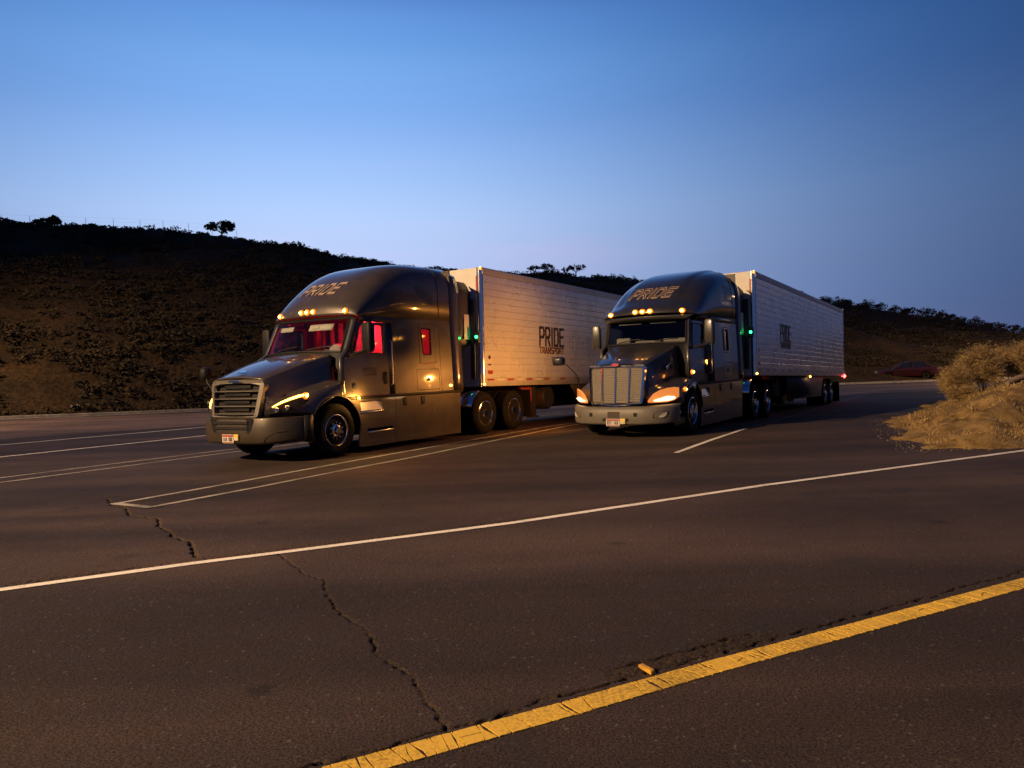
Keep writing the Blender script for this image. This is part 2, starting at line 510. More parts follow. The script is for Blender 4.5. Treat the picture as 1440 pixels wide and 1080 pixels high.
def make_asphalt():
    xs = np.concatenate([-np.geomspace(90, 5.7, 46), np.arange(-5.6, 4.3, .0112), np.linspace(4.4, 14, 70), np.geomspace(14.3, 90, 40)])
    ys = np.concatenate([np.linspace(-40, 2.4, 26), np.arange(2.6, 5.2, .0092), np.arange(5.2, 10.4, .0155), np.linspace(10.5, 30, 90), np.geomspace(30.5, 75, 50)])
    X, Y = np.meshgrid(xs, ys)
    Z = gz_np(X, Y)
    # hand-laid unevenness
    MASK = np.zeros(X.shape)
    near = (X > -5.6) & (X < 4.3) & (Y > 2.6) & (Y < 10.4)
    Z = Z + near * rng.normal(0, .0011, X.shape)
    for pts, width, depth, seed in ((CRACK_CROSS_FAR, .013, .05, 1), (CRACK_CROSS_NEAR, .0046, .032, 2), (CRACK_LONG, .0065, .045, 3), (CRACK_SIDE, .0065, .035, 4)):
        line = jag(pts, .045, .016, seed)
        rnd = random.Random(seed + 50)
        best = np.full(X.shape, 1e3); wid = np.full(X.shape, width)
        for a, b in zip(line, line[1:]):
            x0, x1 = min(a.x, b.x) - .15, max(a.x, b.x) + .15; y0, y1 = min(a.y, b.y) - .15, max(a.y, b.y) + .15
            i0, i1 = np.searchsorted(xs, x0), np.searchsorted(xs, x1); j0, j1 = np.searchsorted(ys, y0), np.searchsorted(ys, y1)
            if i1 <= i0 or j1 <= j0: continue
            sx, sy = X[j0:j1, i0:i1], Y[j0:j1, i0:i1]
            d = b - a; L2 = max(d.length_squared, 1e-9)
            t = np.clip(((sx - a.x) * d.x + (sy - a.y) * d.y) / L2, 0, 1)
            dist = np.hypot(sx - a.x - t * d.x, sy - a.y - t * d.y)
            w = width * rnd.choice((.35, .6, .8, 1.0, 1.25, 1.6))
            bb = best[j0:j1, i0:i1]; ww = wid[j0:j1, i0:i1]
            ww[dist < bb] = w; bb[:] = np.minimum(bb, dist)
        MASK = np.maximum(MASK, np.exp(-(best / (wid * 1.15)) ** 4))
        Z = Z - depth * np.exp(-(best / wid) ** 6) - .0012 * np.exp(-(best / .04) ** 2)
    # crumbled strip between the two cracks by the yellow line, and along the white line's seam
    mid = np.full(X.shape, 1e3)
    for a, b in zip(CRACK_SIDE, CRACK_SIDE[1:]):
        a, b = Vector(a) + Vector((.03, -.07)), Vector(b) + Vector((.03, -.07)); d = b - a
        t = np.clip(((X - a.x) * d.x + (Y - a.y) * d.y) / d.length_squared, 0, 1)
        mid = np.minimum(mid, np.hypot(X - a.x - t * d.x, Y - a.y - t * d.y))
    Z = Z + near * np.exp(-(mid / .09) ** 2) * (rng.normal(0, .0055, X.shape) - .004)
    seam = np.full(X.shape, 1e3)
    for a, b in zip(EDGE_SEAM, EDGE_SEAM[1:]):
        a, b = Vector(a), Vector(b); d = b - a
        t = np.clip(((X - a.x) * d.x + (Y - a.y) * d.y) / d.length_squared, 0, 1)
        seam = np.minimum(seam, np.hypot(X - a.x - t * d.x, Y - a.y - t * d.y))
    Z = Z + near * np.exp(-(seam / .05) ** 2) * np.minimum(rng.normal(0, .010, X.shape) - .003, .003)
    ny, nx = X.shape
    co = np.empty((ny * nx, 3), np.float32); co[:, 0] = X.ravel(); co[:, 1] = Y.ravel(); co[:, 2] = Z.ravel()
    idx = np.arange(ny * nx).reshape(ny, nx)
    q = np.stack([idx[:-1, :-1], idx[:-1, 1:], idx[1:, 1:], idx[1:, :-1]], -1).reshape(-1, 4)
    me = bpy.data.meshes.new("asphalt_lot")
    me.vertices.add(len(co)); me.vertices.foreach_set("co", co.ravel())
    me.loops.add(q.size); me.loops.foreach_set("vertex_index", q.ravel().astype(np.int32))
    me.polygons.add(len(q)); me.polygons.foreach_set("loop_start", np.arange(0, q.size, 4, dtype=np.int32))
    me.update(calc_edges=True)
    me.polygons.foreach_set("use_smooth", np.ones(len(q), bool))
    me.materials.append(ASPHALT)
    at = me.attributes.new('crack_dirt', 'FLOAT', 'POINT'); at.data.foreach_set('value', MASK.ravel().astype(np.float32))
    o = bpy.data.objects.new("asphalt_lot", me); COL.objects.link(o)
    tag(o, "dark worn asphalt of the truck parking lot and lane", "pavement", kind="structure")


make_asphalt()

dirt = mat("dry_soil", (.10, .072, .045), .95, var=.5, vscale=.7, bump=.8, bscale=6, col2=(.19, .14, .085))
g = G(); g.grid([[(x, y, -1.6) for x in np.linspace(-1500, 1500, 7)] for y in np.linspace(-1500, 1500, 7)])
tag(g.build("ground", dirt, smooth=0, fix=False), "bare dry ground stretching out around the rest area", "ground", kind="structure")


# painted lines --------------------------------------------------------------
def worn_paint(name, col, wear=.5):
    m = bpy.data.materials.new(name); m.use_nodes = True
    n, l = m.node_tree.nodes, m.node_tree.links
    b = n["Principled BSDF"]; b.inputs["Roughness"].default_value = .75
    tcn = n.new("ShaderNodeTexCoord")
    a = n.new("ShaderNodeTexNoise"); a.inputs["Scale"].default_value = 55; a.inputs["Detail"].default_value = 4
    c = n.new("ShaderNodeTexNoise"); c.inputs["Scale"].default_value = 2.1; c.inputs["Detail"].default_value = 4
    l.new(tcn.outputs["Object"], a.inputs["Vector"]); l.new(tcn.outputs["Object"], c.inputs["Vector"])
    s = n.new("ShaderNodeMath"); s.operation = 'ADD'; l.new(a.outputs["Fac"], s.inputs[0]); l.new(c.outputs["Fac"], s.inputs[1])
    r = n.new("ShaderNodeValToRGB")
    r.color_ramp.elements[0].position = wear - .10; r.color_ramp.elements[0].color = (*[q * .30 for q in col], 1)
    r.color_ramp.elements[1].position = wear + .10; r.color_ramp.elements[1].color = (*col, 1)
    h = n.new("ShaderNodeMath"); h.operation = 'MULTIPLY'; h.inputs[1].default_value = .5
    l.new(s.outputs[0], h.inputs[0]); l.new(h.outputs[0], r.inputs[0]); l.new(r.outputs[0], b.inputs["Base Color"])
    bp = n.new("ShaderNodeBump"); bp.inputs["Strength"].default_value = .6; bp.inputs["Distance"].default_value = .005
    l.new(a.outputs["Fac"], bp.inputs["Height"]); l.new(bp.outputs[0], b.inputs["Normal"])
    return m


PAINT_W = worn_paint("worn_white_paint", (.86, .82, .74), .38)
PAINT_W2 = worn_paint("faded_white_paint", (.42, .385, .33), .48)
PAINT_W_SHADE = worn_paint("shaded_white_paint", (.22, .20, .18), .52)  # white line paint darkened to stand for the truck's shadow
PAINT_Y = worn_paint("worn_yellow_paint", (.70, .45, .05), .42)


def offset_line(pts, half):
    out = []
    P = [Vector(p) for p in pts]
    for i, p in enumerate(P):
        d = (P[min(i + 1, len(P) - 1)] - P[max(i - 1, 0)]).normalized(); nn = Vector((-d.y, d.x))
        out.append((p + nn * half, p - nn * half))
    return out


def dense(pts, step):
    out = []
    for a, b in zip(pts, pts[1:]):
        a, b = Vector(a), Vector(b); k = max(1, int((b - a).length / step))
        out += [a.lerp(b, i / k) for i in range(k)]
    return out + [Vector(pts[-1])]


def painted_line(name, pts, width, material, label, step=.4, lift=.006):
    pr = offset_line(dense(pts, step), width / 2)
    rnd = random.Random(len(label)); j = width * .05
    top = [[(a.x + rnd.uniform(-j, j), a.y + rnd.uniform(-j, j)), (b.x + rnd.uniform(-j, j), b.y + rnd.uniform(-j, j))] for a, b in pr]
    g = G(); g.grid([[(p[0], p[1], gz(*p) + lift) for p in row] for row in top])
    return tag(g.build(name, material, smooth=0, fix=False), label, "road marking", kind="structure")


EDGE = [(-16, -.2), (-6.5, 4.45), (-3.91, 5.77), (-2.72, 6.4), (-1.47, 6.98), (-.05, 7.66), (1.37, 8.49), (3.14, 9.52), (5.28, 10.63), (7.99, 12.03), (14, 15.1), (24, 20)]
painted_line("edge_line", EDGE, .105, PAINT_W, "long solid white line along the edge of the driving lane")
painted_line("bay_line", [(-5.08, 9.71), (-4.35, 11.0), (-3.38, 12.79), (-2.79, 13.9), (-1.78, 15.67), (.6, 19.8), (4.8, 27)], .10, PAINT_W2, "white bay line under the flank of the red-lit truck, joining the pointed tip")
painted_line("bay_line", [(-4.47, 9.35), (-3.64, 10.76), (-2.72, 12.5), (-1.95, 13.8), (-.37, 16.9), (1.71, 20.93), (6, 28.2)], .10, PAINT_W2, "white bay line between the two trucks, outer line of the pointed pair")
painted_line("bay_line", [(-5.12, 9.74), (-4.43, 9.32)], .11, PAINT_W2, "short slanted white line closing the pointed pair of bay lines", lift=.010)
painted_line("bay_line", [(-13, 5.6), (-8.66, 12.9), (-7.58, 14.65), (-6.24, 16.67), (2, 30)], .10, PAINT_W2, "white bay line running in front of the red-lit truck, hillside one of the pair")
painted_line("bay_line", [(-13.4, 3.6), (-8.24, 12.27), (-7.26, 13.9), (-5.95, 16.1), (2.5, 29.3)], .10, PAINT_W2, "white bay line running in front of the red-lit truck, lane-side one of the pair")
painted_line("lane_line", [(-22, 9), (-13.56, 20.27), (-10.1, 25.04), (4, 44)], .13, PAINT_W, "white lane line on the far roadway below the hillside kerb")
painted_line("lane_line", [(-18, 5.6), (-11.23, 16.77), (-8.56, 21.18), (6, 45)], .13, PAINT_W, "white lane line on the roadway between bays and hillside")
painted_line("bay_line", [(2.8, 13.31), (3.94, 15.34), (5.35, 17.72)], .10, PAINT_W, "short bright end of the bay line beside the dark truck")
painted_line("bay_line", [(5.35, 17.72), (11.42, 28.3), (19.6, 42.0)], .08, PAINT_W_SHADE, "nearly worn away bay line running back beside the dark truck's trailer")  # not worn away: the truck's shadow put in as darker paint

# the yellow line has cracked into plates, each its own piece
YL = [Vector(p) for p in ((-2.4, 2.05), (-.66, 2.97), (.21, 3.43), (.95, 3.84), (1.88, 4.32), (3.36, 5.09), (6.2, 6.5))]
yl = empty("yellow_line", (0, 0, 0)); tag(yl, "cracked solid yellow line crossing the near asphalt", "road marking", kind="structure")
yd = dense(YL, .02); yo = offset_line(yd, .070)
i = 0; rnd = random.Random(21)
cuts = []
while i < len(yd) - 1:
    near_cam = yd[i].x < 3.7
    step = rnd.choice((1, 2, 2, 2, 3, 3, 4, 5)) if near_cam else 40
    cuts.append((i, rnd.uniform(-.35, .35))); i += step
cuts.append((len(yd) - 1, 0))


def yl_pt(i, s, side):
    k = max(0, min(len(yd) - 1, i + int(round(s))))
    return yo[k][side]


for (a, sa), (b, sb) in zip(cuts, cuts[1:]):
    gap = rnd.uniform(.0016, .0058)
    d = (yd[min(b, len(yd) - 1)] - yd[max(a, 0)]).normalized()
    A0, A1 = yl_pt(a, 0, 0) + d * (gap + sa * .04), yl_pt(a, 0, 1) + d * (gap - sa * .04)
    B0, B1 = yl_pt(b, 0, 0) - d * (gap - sb * .04), yl_pt(b, 0, 1) - d * (gap + sb * .04)
    M0, M1 = A0.lerp(B0, .5), A1.lerp(B1, .5)
    am = A0.lerp(A1, rnd.uniform(.35, .65)) + d * rnd.uniform(-.010, .010)
    bmid = B0.lerp(B1, rnd.uniform(.35, .65)) + d * rnd.uniform(-.010, .010)
    jit = lambda v, q=.003: Vector((v.x + rnd.uniform(-q, q), v.y + rnd.uniform(-q, q)))
    poly = [jit(p) for p in (A0, M0, B0, bmid, B1, M1, A1, am)]
    # some plates split lengthwise
    sets = [poly]
    if rnd.random() < .28 and b - a > 3:
        c0, c1 = am + d * .003, bmid - d * .003
        nrm2 = Vector((-d.y, d.x)) * .003
        sets = [[A0, M0, B0, c1 + nrm2, c0 + nrm2], [c0 - nrm2, c1 - nrm2, B1, M1, A1]]
    for poly in sets:
        zt = .0040 + rnd.uniform(-.0004, .0006)
        g = G(); g.prism([(p.x, p.y) for p in poly], 'z', -.004, zt)
        g.build("paint_piece", PAINT_Y, yl, smooth=0)

# broken raised marker
mk = mat("yellow_marker", (.55, .30, .03), .6, var=.4, vscale=30)
g = G(); g.loft([[(-.052, -.017, 0), (.052, -.017, 0), (.052, .017, 0), (-.052, .017, 0)], [(-.050, -.016, .018), (.047, -.014, .021), (.044, .013, .020), (-.050, .012, .016)]])
o = g.build("road_marker", mk, bevel=.003); o.location = (.63, 3.83, .002); o.rotation_euler = (R(4), R(3), R(-62))
tag(o, "small broken yellow road marker lying beside the cracked yellow line", "road marker")

# kerb -----------------------------------------------------------------------
KERB = [(-75, -8), (-45, 18), (-24.25, 36.32), (-20.6, 39.4), (-16.9, 42.4), (-8, 47.4), (5, 53), (16, 57), (25.2, 59.2), (34, 60), (48, 58), (75, 48)]
kl = dense(KERB, 1.0)
conc = mat("kerb_concrete", (.33, .30, .25), .9, var=.35, vscale=3, bump=.4, bscale=30)
ko = offset_line(kl, 1.0)
prof = [(-.30, .008), (-.02, .012), (.0, .13), (.03, .15), (.15, .15), (.16, -.05), (-.30, -.05)]
g = G(); rings = []
for p, (a, b) in zip(kl, ko):
    nn = (a - p)
    rings.append([(p.x + nn.x * q[0], p.y + nn.y * q[0], gz(p.x, p.y) + q[1]) for q in prof])
g.loft(rings)
tag(g.build("kerb", conc), "pale concrete kerb at the foot of the dry hillside", "kerb", kind="structure")

# roadway between bays and kerb: lamplight put in as paler asphalt
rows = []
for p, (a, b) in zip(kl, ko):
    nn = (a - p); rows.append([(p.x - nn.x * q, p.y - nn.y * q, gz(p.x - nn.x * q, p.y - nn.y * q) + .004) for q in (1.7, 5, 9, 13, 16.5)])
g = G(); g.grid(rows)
tag(g.build("roadway", asphalt_material("lamplit_asphalt", 3.2), smooth=0, fix=False), "roadway along the hillside kerb, lamplight painted in as paler asphalt", "road", kind="structure")

# hillside -------------------------------------------------------------------
RIDGE = [(-75, 8.5), (-50, 9.3), (-33.3, 9.84), (-30.6, 9.93), (-27.8, 10.0), (-24.4, 10.02), (-20.8, 9.82), (-18, 9.42), (-14.7, 8.93), (-10.2, 8.07), (-3.9, 7.3), (1.3, 6.95), (4.5, 6.7), (8.6, 6.25), (14.7, 5.3), (22.7, 3.75), (26.2, 3.05), (29.5, 2.3), (33.7, 1.2), (45, .6), (75, .5)]


def ridge_dist(az): return interp(az, [(-75, 80), (-33, 84), (-20, 86), (-10, 98), (2, 118), (10, 122), (23, 108), (34, 100), (75, 100)])


def kerb_dist(az):
    d = Vector((math.sin(R(az)), math.cos(R(az)))); best = 200
    for a, b in zip(KERB, KERB[1:]):
        ax, ay = a; ex, ey = b[0] - ax, b[1] - ay
        den = d.x * ey - d.y * ex
        if abs(den) < 1e-9: continue
        t = (ax * ey - ay * ex) / den; s = (ax * d.y - ay * d.x) / den
        if t > 0 and -1e-6 <= s <= 1 + 1e-6: best = min(best, t)
    return best


AZ = np.linspace(-70, 62, 177)
KD = [kerb_dist(a) + .5 for a in AZ]


def hill_point(az, t):
    """t = 0 at the kerb, 1 on the ridge, beyond that the far slope."""
    r0 = float(np.interp(az, AZ, KD)); r1 = ridge_dist(az)
    d = (math.sin(R(az)), math.cos(R(az)))
    r = r0 + (r1 - r0) * t
    x, y = d[0] * r, d[1] * r
    z0 = gz(d[0] * r0, d[1] * r0) + .13; zr = CAM_Z + r1 * math.tan(R(smooth_interp(az, RIDGE)))
    flat = .10 if az < 12 else .16
    if t <= 1:
        tt = max(0, (t - flat * .25) / (1 - flat * .25))
        s = 1 - (1 - tt) ** 1.45
        z = z0 + (zr - z0) * s
        nzv = noise.fractal(Vector((x * .11, y * .11, 3)), 1.0, 2.0, 4)
        z += nzv * .9 * min(1, t * 6) * max(.05, min(1, (1 - t) * 7))
    else:
        z = zr - (t - 1) * (r1 - r0) * .25
    return (x, y, z)


hill_m = bpy.data.materials.new("dry_hillside"); hill_m.use_nodes = True
hn, hl = hill_m.node_tree.nodes, hill_m.node_tree.links
hb = hn["Principled BSDF"]; hb.inputs["Roughness"].default_value = 1.0; hb.inputs["Specular IOR Level"].default_value = .1
htc = hn.new("ShaderNodeTexCoord")
h1 = hn.new("ShaderNodeTexNoise"); h1.inputs["Scale"].default_value = .28; h1.inputs["Detail"].default_value = 8; h1.inputs["Roughness"].default_value = .65
h2 = hn.new("ShaderNodeTexNoise"); h2.inputs["Scale"].default_value = 4; h2.inputs["Detail"].default_value = 5
for q in (h1, h2): hl.new(htc.outputs["Object"], q.inputs["Vector"])
hr = hn.new("ShaderNodeValToRGB")
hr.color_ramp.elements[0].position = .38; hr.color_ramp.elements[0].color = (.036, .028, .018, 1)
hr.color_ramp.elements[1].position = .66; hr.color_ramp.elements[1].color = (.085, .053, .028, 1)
hl.new(h1.outputs["Fac"], hr.inputs[0])
hm = hn.new("ShaderNodeMix"); hm.data_type = 'RGBA'; hm.blend_type = 'MULTIPLY'; hm.inputs[0].default_value = .8
hr2 = hn.new("ShaderNodeValToRGB")
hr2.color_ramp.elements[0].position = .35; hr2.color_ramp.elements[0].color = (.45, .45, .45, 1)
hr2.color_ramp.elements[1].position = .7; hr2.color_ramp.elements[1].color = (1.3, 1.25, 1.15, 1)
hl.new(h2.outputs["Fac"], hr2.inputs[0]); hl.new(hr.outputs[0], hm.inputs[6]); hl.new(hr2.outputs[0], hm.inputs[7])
hl.new(hm.outputs[2], hb.inputs["Base Color"])
hbp = hn.new("ShaderNodeBump"); hbp.inputs["Distance"].default_value = .15; hbp.inputs["Strength"].default_value = .9
hl.new(h2.outputs["Fac"], hbp.inputs["Height"]); hl.new(hbp.outputs[0], hb.inputs["Normal"])
TS = list(np.linspace(0, 1, 70)) + [1.1, 1.3, 1.7, 2.4]
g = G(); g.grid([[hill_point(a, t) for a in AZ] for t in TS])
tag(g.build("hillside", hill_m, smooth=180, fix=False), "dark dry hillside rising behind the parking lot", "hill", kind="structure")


# vegetation -----------------------------------------------------------------
def leaf_mat(name, c, c2, rough=.9):
    m = bpy.data.materials.new(name); m.use_nodes = True
    n, l = m.node_tree.nodes, m.node_tree.links
    b = n["Principled BSDF"]; b.inputs["Roughness"].default_value = rough; b.inputs["Specular IOR Level"].default_value = .15
    tcn = n.new("ShaderNodeTexCoord"); no = n.new("ShaderNodeTexNoise"); no.inputs["Scale"].default_value = 2.3; no.inputs["Detail"].default_value = 6
    l.new(tcn.outputs["Object"], no.inputs["Vector"])
    r = n.new("ShaderNodeValToRGB"); r.color_ramp.elements[0].position = .35; r.color_ramp.elements[1].position = .68
    r.color_ramp.elements[0].color = (*c, 1); r.color_ramp.elements[1].color = (*c2, 1)
    l.new(no.outputs["Fac"], r.inputs[0]); l.new(r.outputs[0], b.inputs["Base Color"])
    return m


LEAF_DARK = leaf_mat("chaparral_leaf", (.042, .033, .021), (.088, .066, .038))
LEAF_HILL = leaf_mat("hill_dry_grass", (.05, .036, .019), (.13, .09, .045))
LEAF_DRY = leaf_mat("dry_grass", (.30, .205, .09), (.62, .45, .20))
BARK = mat("bark", (.07, .05, .035), .95, var=.4, vscale=12, bump=.6, bscale=30)


def leaf_cloud(centres, radii, n_per, size, rnd, flat=1.0):
    """Many small leaf-sized triangles through ellipsoidal clumps."""
    V, F = [], []
    for c, r in zip(centres, radii):
        for _ in range(n_per):
            while True:
                p = Vector((rnd.uniform(-1, 1), rnd.uniform(-1, 1), rnd.uniform(-1, 1)))
                if p.length <= 1: break
            p = p * (p.length ** -.4 if p.length > .05 else 1)
            q = Vector((c[0] + p.x * r, c[1] + p.y * r, c[2] + p.z * r * flat))
            a = Vector((rnd.gauss(0, 1), rnd.gauss(0, 1), rnd.gauss(0, 1))).normalized(); b = a.orthogonal().normalized()
            s = size * rnd.uniform(.6, 1.5); k = len(V)
            V += [tuple(q + a * s), tuple(q - a * s * .6 + b * s * .5), tuple(q - a * s * .6 - b * s * .5)]
            F.append((k, k + 1, k + 2))
    return V, F


# uncountable low brush over the slope
V, F = [], []
rnd = random.Random(5)
nclump = 0
while nclump < 7500:
    az = rnd.uniform(-40, 42); t = rnd.random() ** 1.25 * .99 + .01
    p = hill_point(az, t)
    dens = noise.noise(Vector((p[0] * .16, p[1] * .16, 9))) + .12
    if rnd.random() > .35 + dens * 1.4: continue
    nclump += 1
    if 22 < az < 34 and t < .16: continue
    r = rnd.choice((.15, .2, .25, .35, .5, .7)) * rnd.uniform(.8, 1.25) * (1 if t > .05 else .6)
    v, f = leaf_cloud([(p[0] + rnd.uniform(-r, r) * .5, p[1] + rnd.uniform(-r, r) * .5, p[2] + r * .22) for _ in range(3)], [r * .85] * 3, 18, .07 + r * .08, rnd, .42)
    k = len(V); V += v; F += [tuple(i + k for i in q) for q in f]
tag(obj_from("brush", V, F, LEAF_DARK, smooth=0), "low dry brush covering the dark hillside", "brush", kind="stuff")
V, F = [], []
for _ in range(7000):
    az = rnd.uniform(-40, 42); t = rnd.random() ** 1.6 * .8
    p = hill_point(az, t)
    for _ in range(4):
        a = rnd.uniform(0, 6.28); h = rnd.uniform(.06, .20); w = .02; k = len(V)
        x, y = p[0] + rnd.uniform(-.25, .25), p[1] + rnd.uniform(-.25, .25)
        V += [(x - w * math.cos(a), y - w * math.sin(a), p[2] - .05), (x + w * math.cos(a), y + w * math.sin(a), p[2] - .05), (x + rnd.uniform(-.15, .15), y + rnd.uniform(-.15, .15), p[2] + h)]
        F.append((k, k + 1, k + 2))
tag(obj_from("dry_grass", V, F, LEAF_HILL, smooth=0), "sparse dry grass between the brush on the hillside", "grass", kind="stuff")


def ridge_plant(name, az, width, height, label, cat, group, seed, tree=False, t=1.0, n=220):
    rnd = random.Random(seed)
    b = hill_point(az, t)
    root = empty(name, b)
    g = G(); cs, rs = [], []
    th = height * (.45 if tree else .25)
    if tree:
        g.tube([(0, 0, -.3), (.04, 0, th * .5), (.0, .03, th)], [.11, .085, .06], 6)
        for k in range(6):
            a = k * 1.05 + rnd.uniform(-.3, .3); L = width * rnd.uniform(.22, .42)
            e = (math.cos(a) * L, math.sin(a) * L, height * rnd.uniform(.62, .85))
            g.tube([(0, 0, th * rnd.uniform(.5, .95)), (e[0] * .5, e[1] * .5, (th + e[2]) / 2), e], [.05, .035, .015], 5)
            for _ in range(3):
                cs.append((e[0] + rnd.uniform(-.2, .2) * width * .5, e[1] + rnd.uniform(-.2, .2) * width * .5, e[2] + rnd.uniform(-.1, .16) * height)); rs.append(width * rnd.uniform(.10, .17))
        cs.append((0, 0, height * .85)); rs.append(width * .2)
    else:
        for k in range(4):
            a = k * 1.6 + rnd.uniform(-.4, .4); e = (math.cos(a) * width * .25, math.sin(a) * width * .25, height * .6)
            g.tube([(0, 0, -.2), (e[0] * .4, e[1] * .4, height * .25), e], [.04, .03, .012], 5)
        for k in range(12):
            a = rnd.uniform(0, 6.28); q = math.sqrt(rnd.random()) * .36 * width
            hh = height * (1 - (q / (width * .5)) ** 2)
            cs.append((math.cos(a) * q, math.sin(a) * q, hh * rnd.uniform(.3, .85))); rs.append(min(width, height * 1.3) * rnd.uniform(.16, .26))
    g.build("trunk" if tree else "stem", BARK, root)
    V, F = leaf_cloud(cs, rs, max(10, n // len(cs)), .05 + .035 * min(width, 3), rnd, .75)
    obj_from("crown" if tree else "foliage", V, F, LEAF_DARK, root, smooth=0)
    return tag(root, label, cat, group)


ridge_plant("spreading_tree", -20.3, 2.9, 1.5, "small flat-topped tree standing alone on the hill crest", "tree", None, 1, True, n=900)
ridge_plant("wide_bush", -30.6, 3.8, 1.35, "wide rounded bush on the hill crest beside the wire fence", "bush", None, 2, n=900)
ridge_plant("low_bush", -33.0, 2.6, .9, "low bush on the hill crest beyond the widest bush", "bush", None, 3, n=500)
for k, (az, w, h) in enumerate(((-27.6, 1.1, .35), (-26.2, .8, .55), (-25.45, .9, .6), (-24.7, .6, .45), (-24.2, .5, .4), (-21.2, .8, .5), (-18.4, .6, .35))):
    ridge_plant("small_shrub", az, w, h, "small shrub on the bare hill crest under the wire fence", "shrub", "small shrubs on the crest by the fence", 10 + k, n=160)
rnd = random.Random(77)
for k in range(13):
    ridge_plant("crest_shrub", -17 + k * .72 + rnd.uniform(-.2, .2), rnd.uniform(.8, 1.7), rnd.uniform(.4, .8), "low shrub on the falling crest behind the red-lit truck's roof", "shrub", "shrubs along the falling crest", 30 + k, n=180)
for k, (az, w, h) in enumerate(((1.95, 2.0, 1.7), (2.85, 2.3, 1.9), (4.25, 1.2, 1.5), (5.0, 2.6, 2.1))):
    ridge_plant("crest_tree", az, w, h, "dark round tree on the crest above the red-lit truck's trailer", "tree", "round trees above the first trailer", 50 + k, True, n=500)
for k in range(8):
    ridge_plant("crest_bush", 6.3 + k * .42 + rnd.uniform(-.1, .1), rnd.uniform(1.0, 1.9), rnd.uniform(.7, 1.25), "dark bush on the crest just behind the dark truck's roof", "bush", "bushes on the crest behind the second truck", 60 + k, n=260)
for k in range(24):
    az = 20.5 + k * .66 + rnd.uniform(-.2, .2)
    ridge_plant("thicket_bush", az, rnd.uniform(1.5, 2.9), rnd.uniform(.8, 1.55), "dense bush in the row on the crest behind the red car", "bush", "row of bushes on the crest behind the car", 80 + k, n=380)

# wire fence on the crest
fence = empty("wire_fence", hill_point(-28, .985)); fb = Vector(fence.location)
fsteel = mat("galvanised_steel", (.25, .25, .26), .5, metal=.7, var=.2)
tops = []
for az in (-33.2, -31.7, -30.15, -28.6, -27.0, -25.4, -24.0, -22.4, -20.9, -19.3):
    p = Vector(hill_point(az, .985)) - fb
    g = G(); g.tube([(p.x, p.y, p.z - .4), (p.x + .02, p.y, p.z + 1.05)], .018, 6); g.build("post", fsteel, fence)
    tops.append(p)
for hgt in (.35, .75, 1.1):
    g = G(); g.tube([(p.x + .02, p.y, p.z + hgt) for p in tops], .003, 4); g.build("wire", fsteel, fence)
tag(fence, "thin post and wire fence along the hill crest", "fence")

# litter at the foot of the hill
paper = mat("weathered_paper", (.55, .5, .43), .9, var=.25, vscale=15)
for k, (az, t, s, lab) in enumerate(((-29.7, .035, .28, "pale crumpled paper scrap low on the hillside beyond the roadway"), (-21.4, .03, .36, "long pale litter sheet folded over on the slope near the kerb"), (-18.6, .006, .3, "crumpled white litter bag by the kerb beyond the first truck's bonnet"), (-19.3, .16, .22, "small pale rag caught higher up in the hillside brush"))):
    rnd = random.Random(k + 3); p = hill_point(az, t)
    P = [[((i - 2) * s * .3 + rnd.uniform(-.03, .03), (j - 1.5) * s * .25 + rnd.uniform(-.03, .03), abs(rnd.gauss(.1, .07)) * (s / .3)) for i in range(6)] for j in range(4)]
    g = G(); g.grid(P); o = g.build("litter_scrap", paper, smooth=0, fix=False); o.location = (p[0], p[1], p[2] + .02); o.rotation_euler.z = rnd.uniform(0, 3)
    md = o.modifiers.new("thick", 'SOLIDIFY'); md.thickness = .006
    tag(o, lab, "litter")

# dirt mound on the right ------------------------------------------------------
FOOT = [(6.7, 12.45), (7.0, 13.4), (7.3, 14.3), (8.3, 16.7), (9.5, 19.5), (12.2, 23.0), (15.5, 28.4), (22, 36), (40, 48), (70, 44), (70, 20), (40, 25.4), (24, 20.6), (16, 16.5), (10, 13.4), (8.2, 12.5)]


def foot_dist(x, y):
    inside = False; best = 1e9
    for i in range(len(FOOT)):
        (x0, y0), (x1, y1) = FOOT[i - 1], FOOT[i]
        if (y0 > y) != (y1 > y) and x < (x1 - x0) * (y - y0) / (y1 - y0) + x0: inside = not inside
        dx, dy = x1 - x0, y1 - y0; t = max(0, min(1, ((x - x0) * dx + (y - y0) * dy) / (dx * dx + dy * dy)))
        best = min(best, math.hypot(x - x0 - t * dx, y - y0 - t * dy))
    return best if inside else -best


def mound_z(x, y):
    wob = .42 * noise.fractal(Vector((x * .8, y * .8, 1)), .7, 2, 6)
    d = foot_dist(x, y) + wob
    base = gz(x, y)
    if d < 0: return base - .03 + max(-.2, d * .2)
    h = 1.45 * (1 - math.exp(-d / 3.4)) * min(1, .35 + d * .3)
    h += .16 * noise.fractal(Vector((x * 1.3, y * 1.3, 4)), .8, 2, 6) * min(1, d * 1.2) + .035 * noise.fractal(Vector((x * 5, y * 5, 4)), .8, 2, 4)
    return base + h + .012


mound_m = mat("dry_mound_soil", (.25, .155, .058), .98, var=.6, vscale=2.6, bump=1.0, bscale=22, col2=(.46, .31, .125), spec=.1)
mxs = list(np.arange(5.6, 19, .14)) + list(np.arange(19, 72, 1.2)); mys = list(np.arange(10.8, 30, .16)) + list(np.arange(30, 52, 1.2))
g = G(); g.grid([[(x, y, mound_z(x, y)) for x in mxs] for y in mys])
tag(g.build("dirt_mound", mound_m, smooth=180, fix=False), "bare sandy mound beside the lane", "mound", kind="structure")


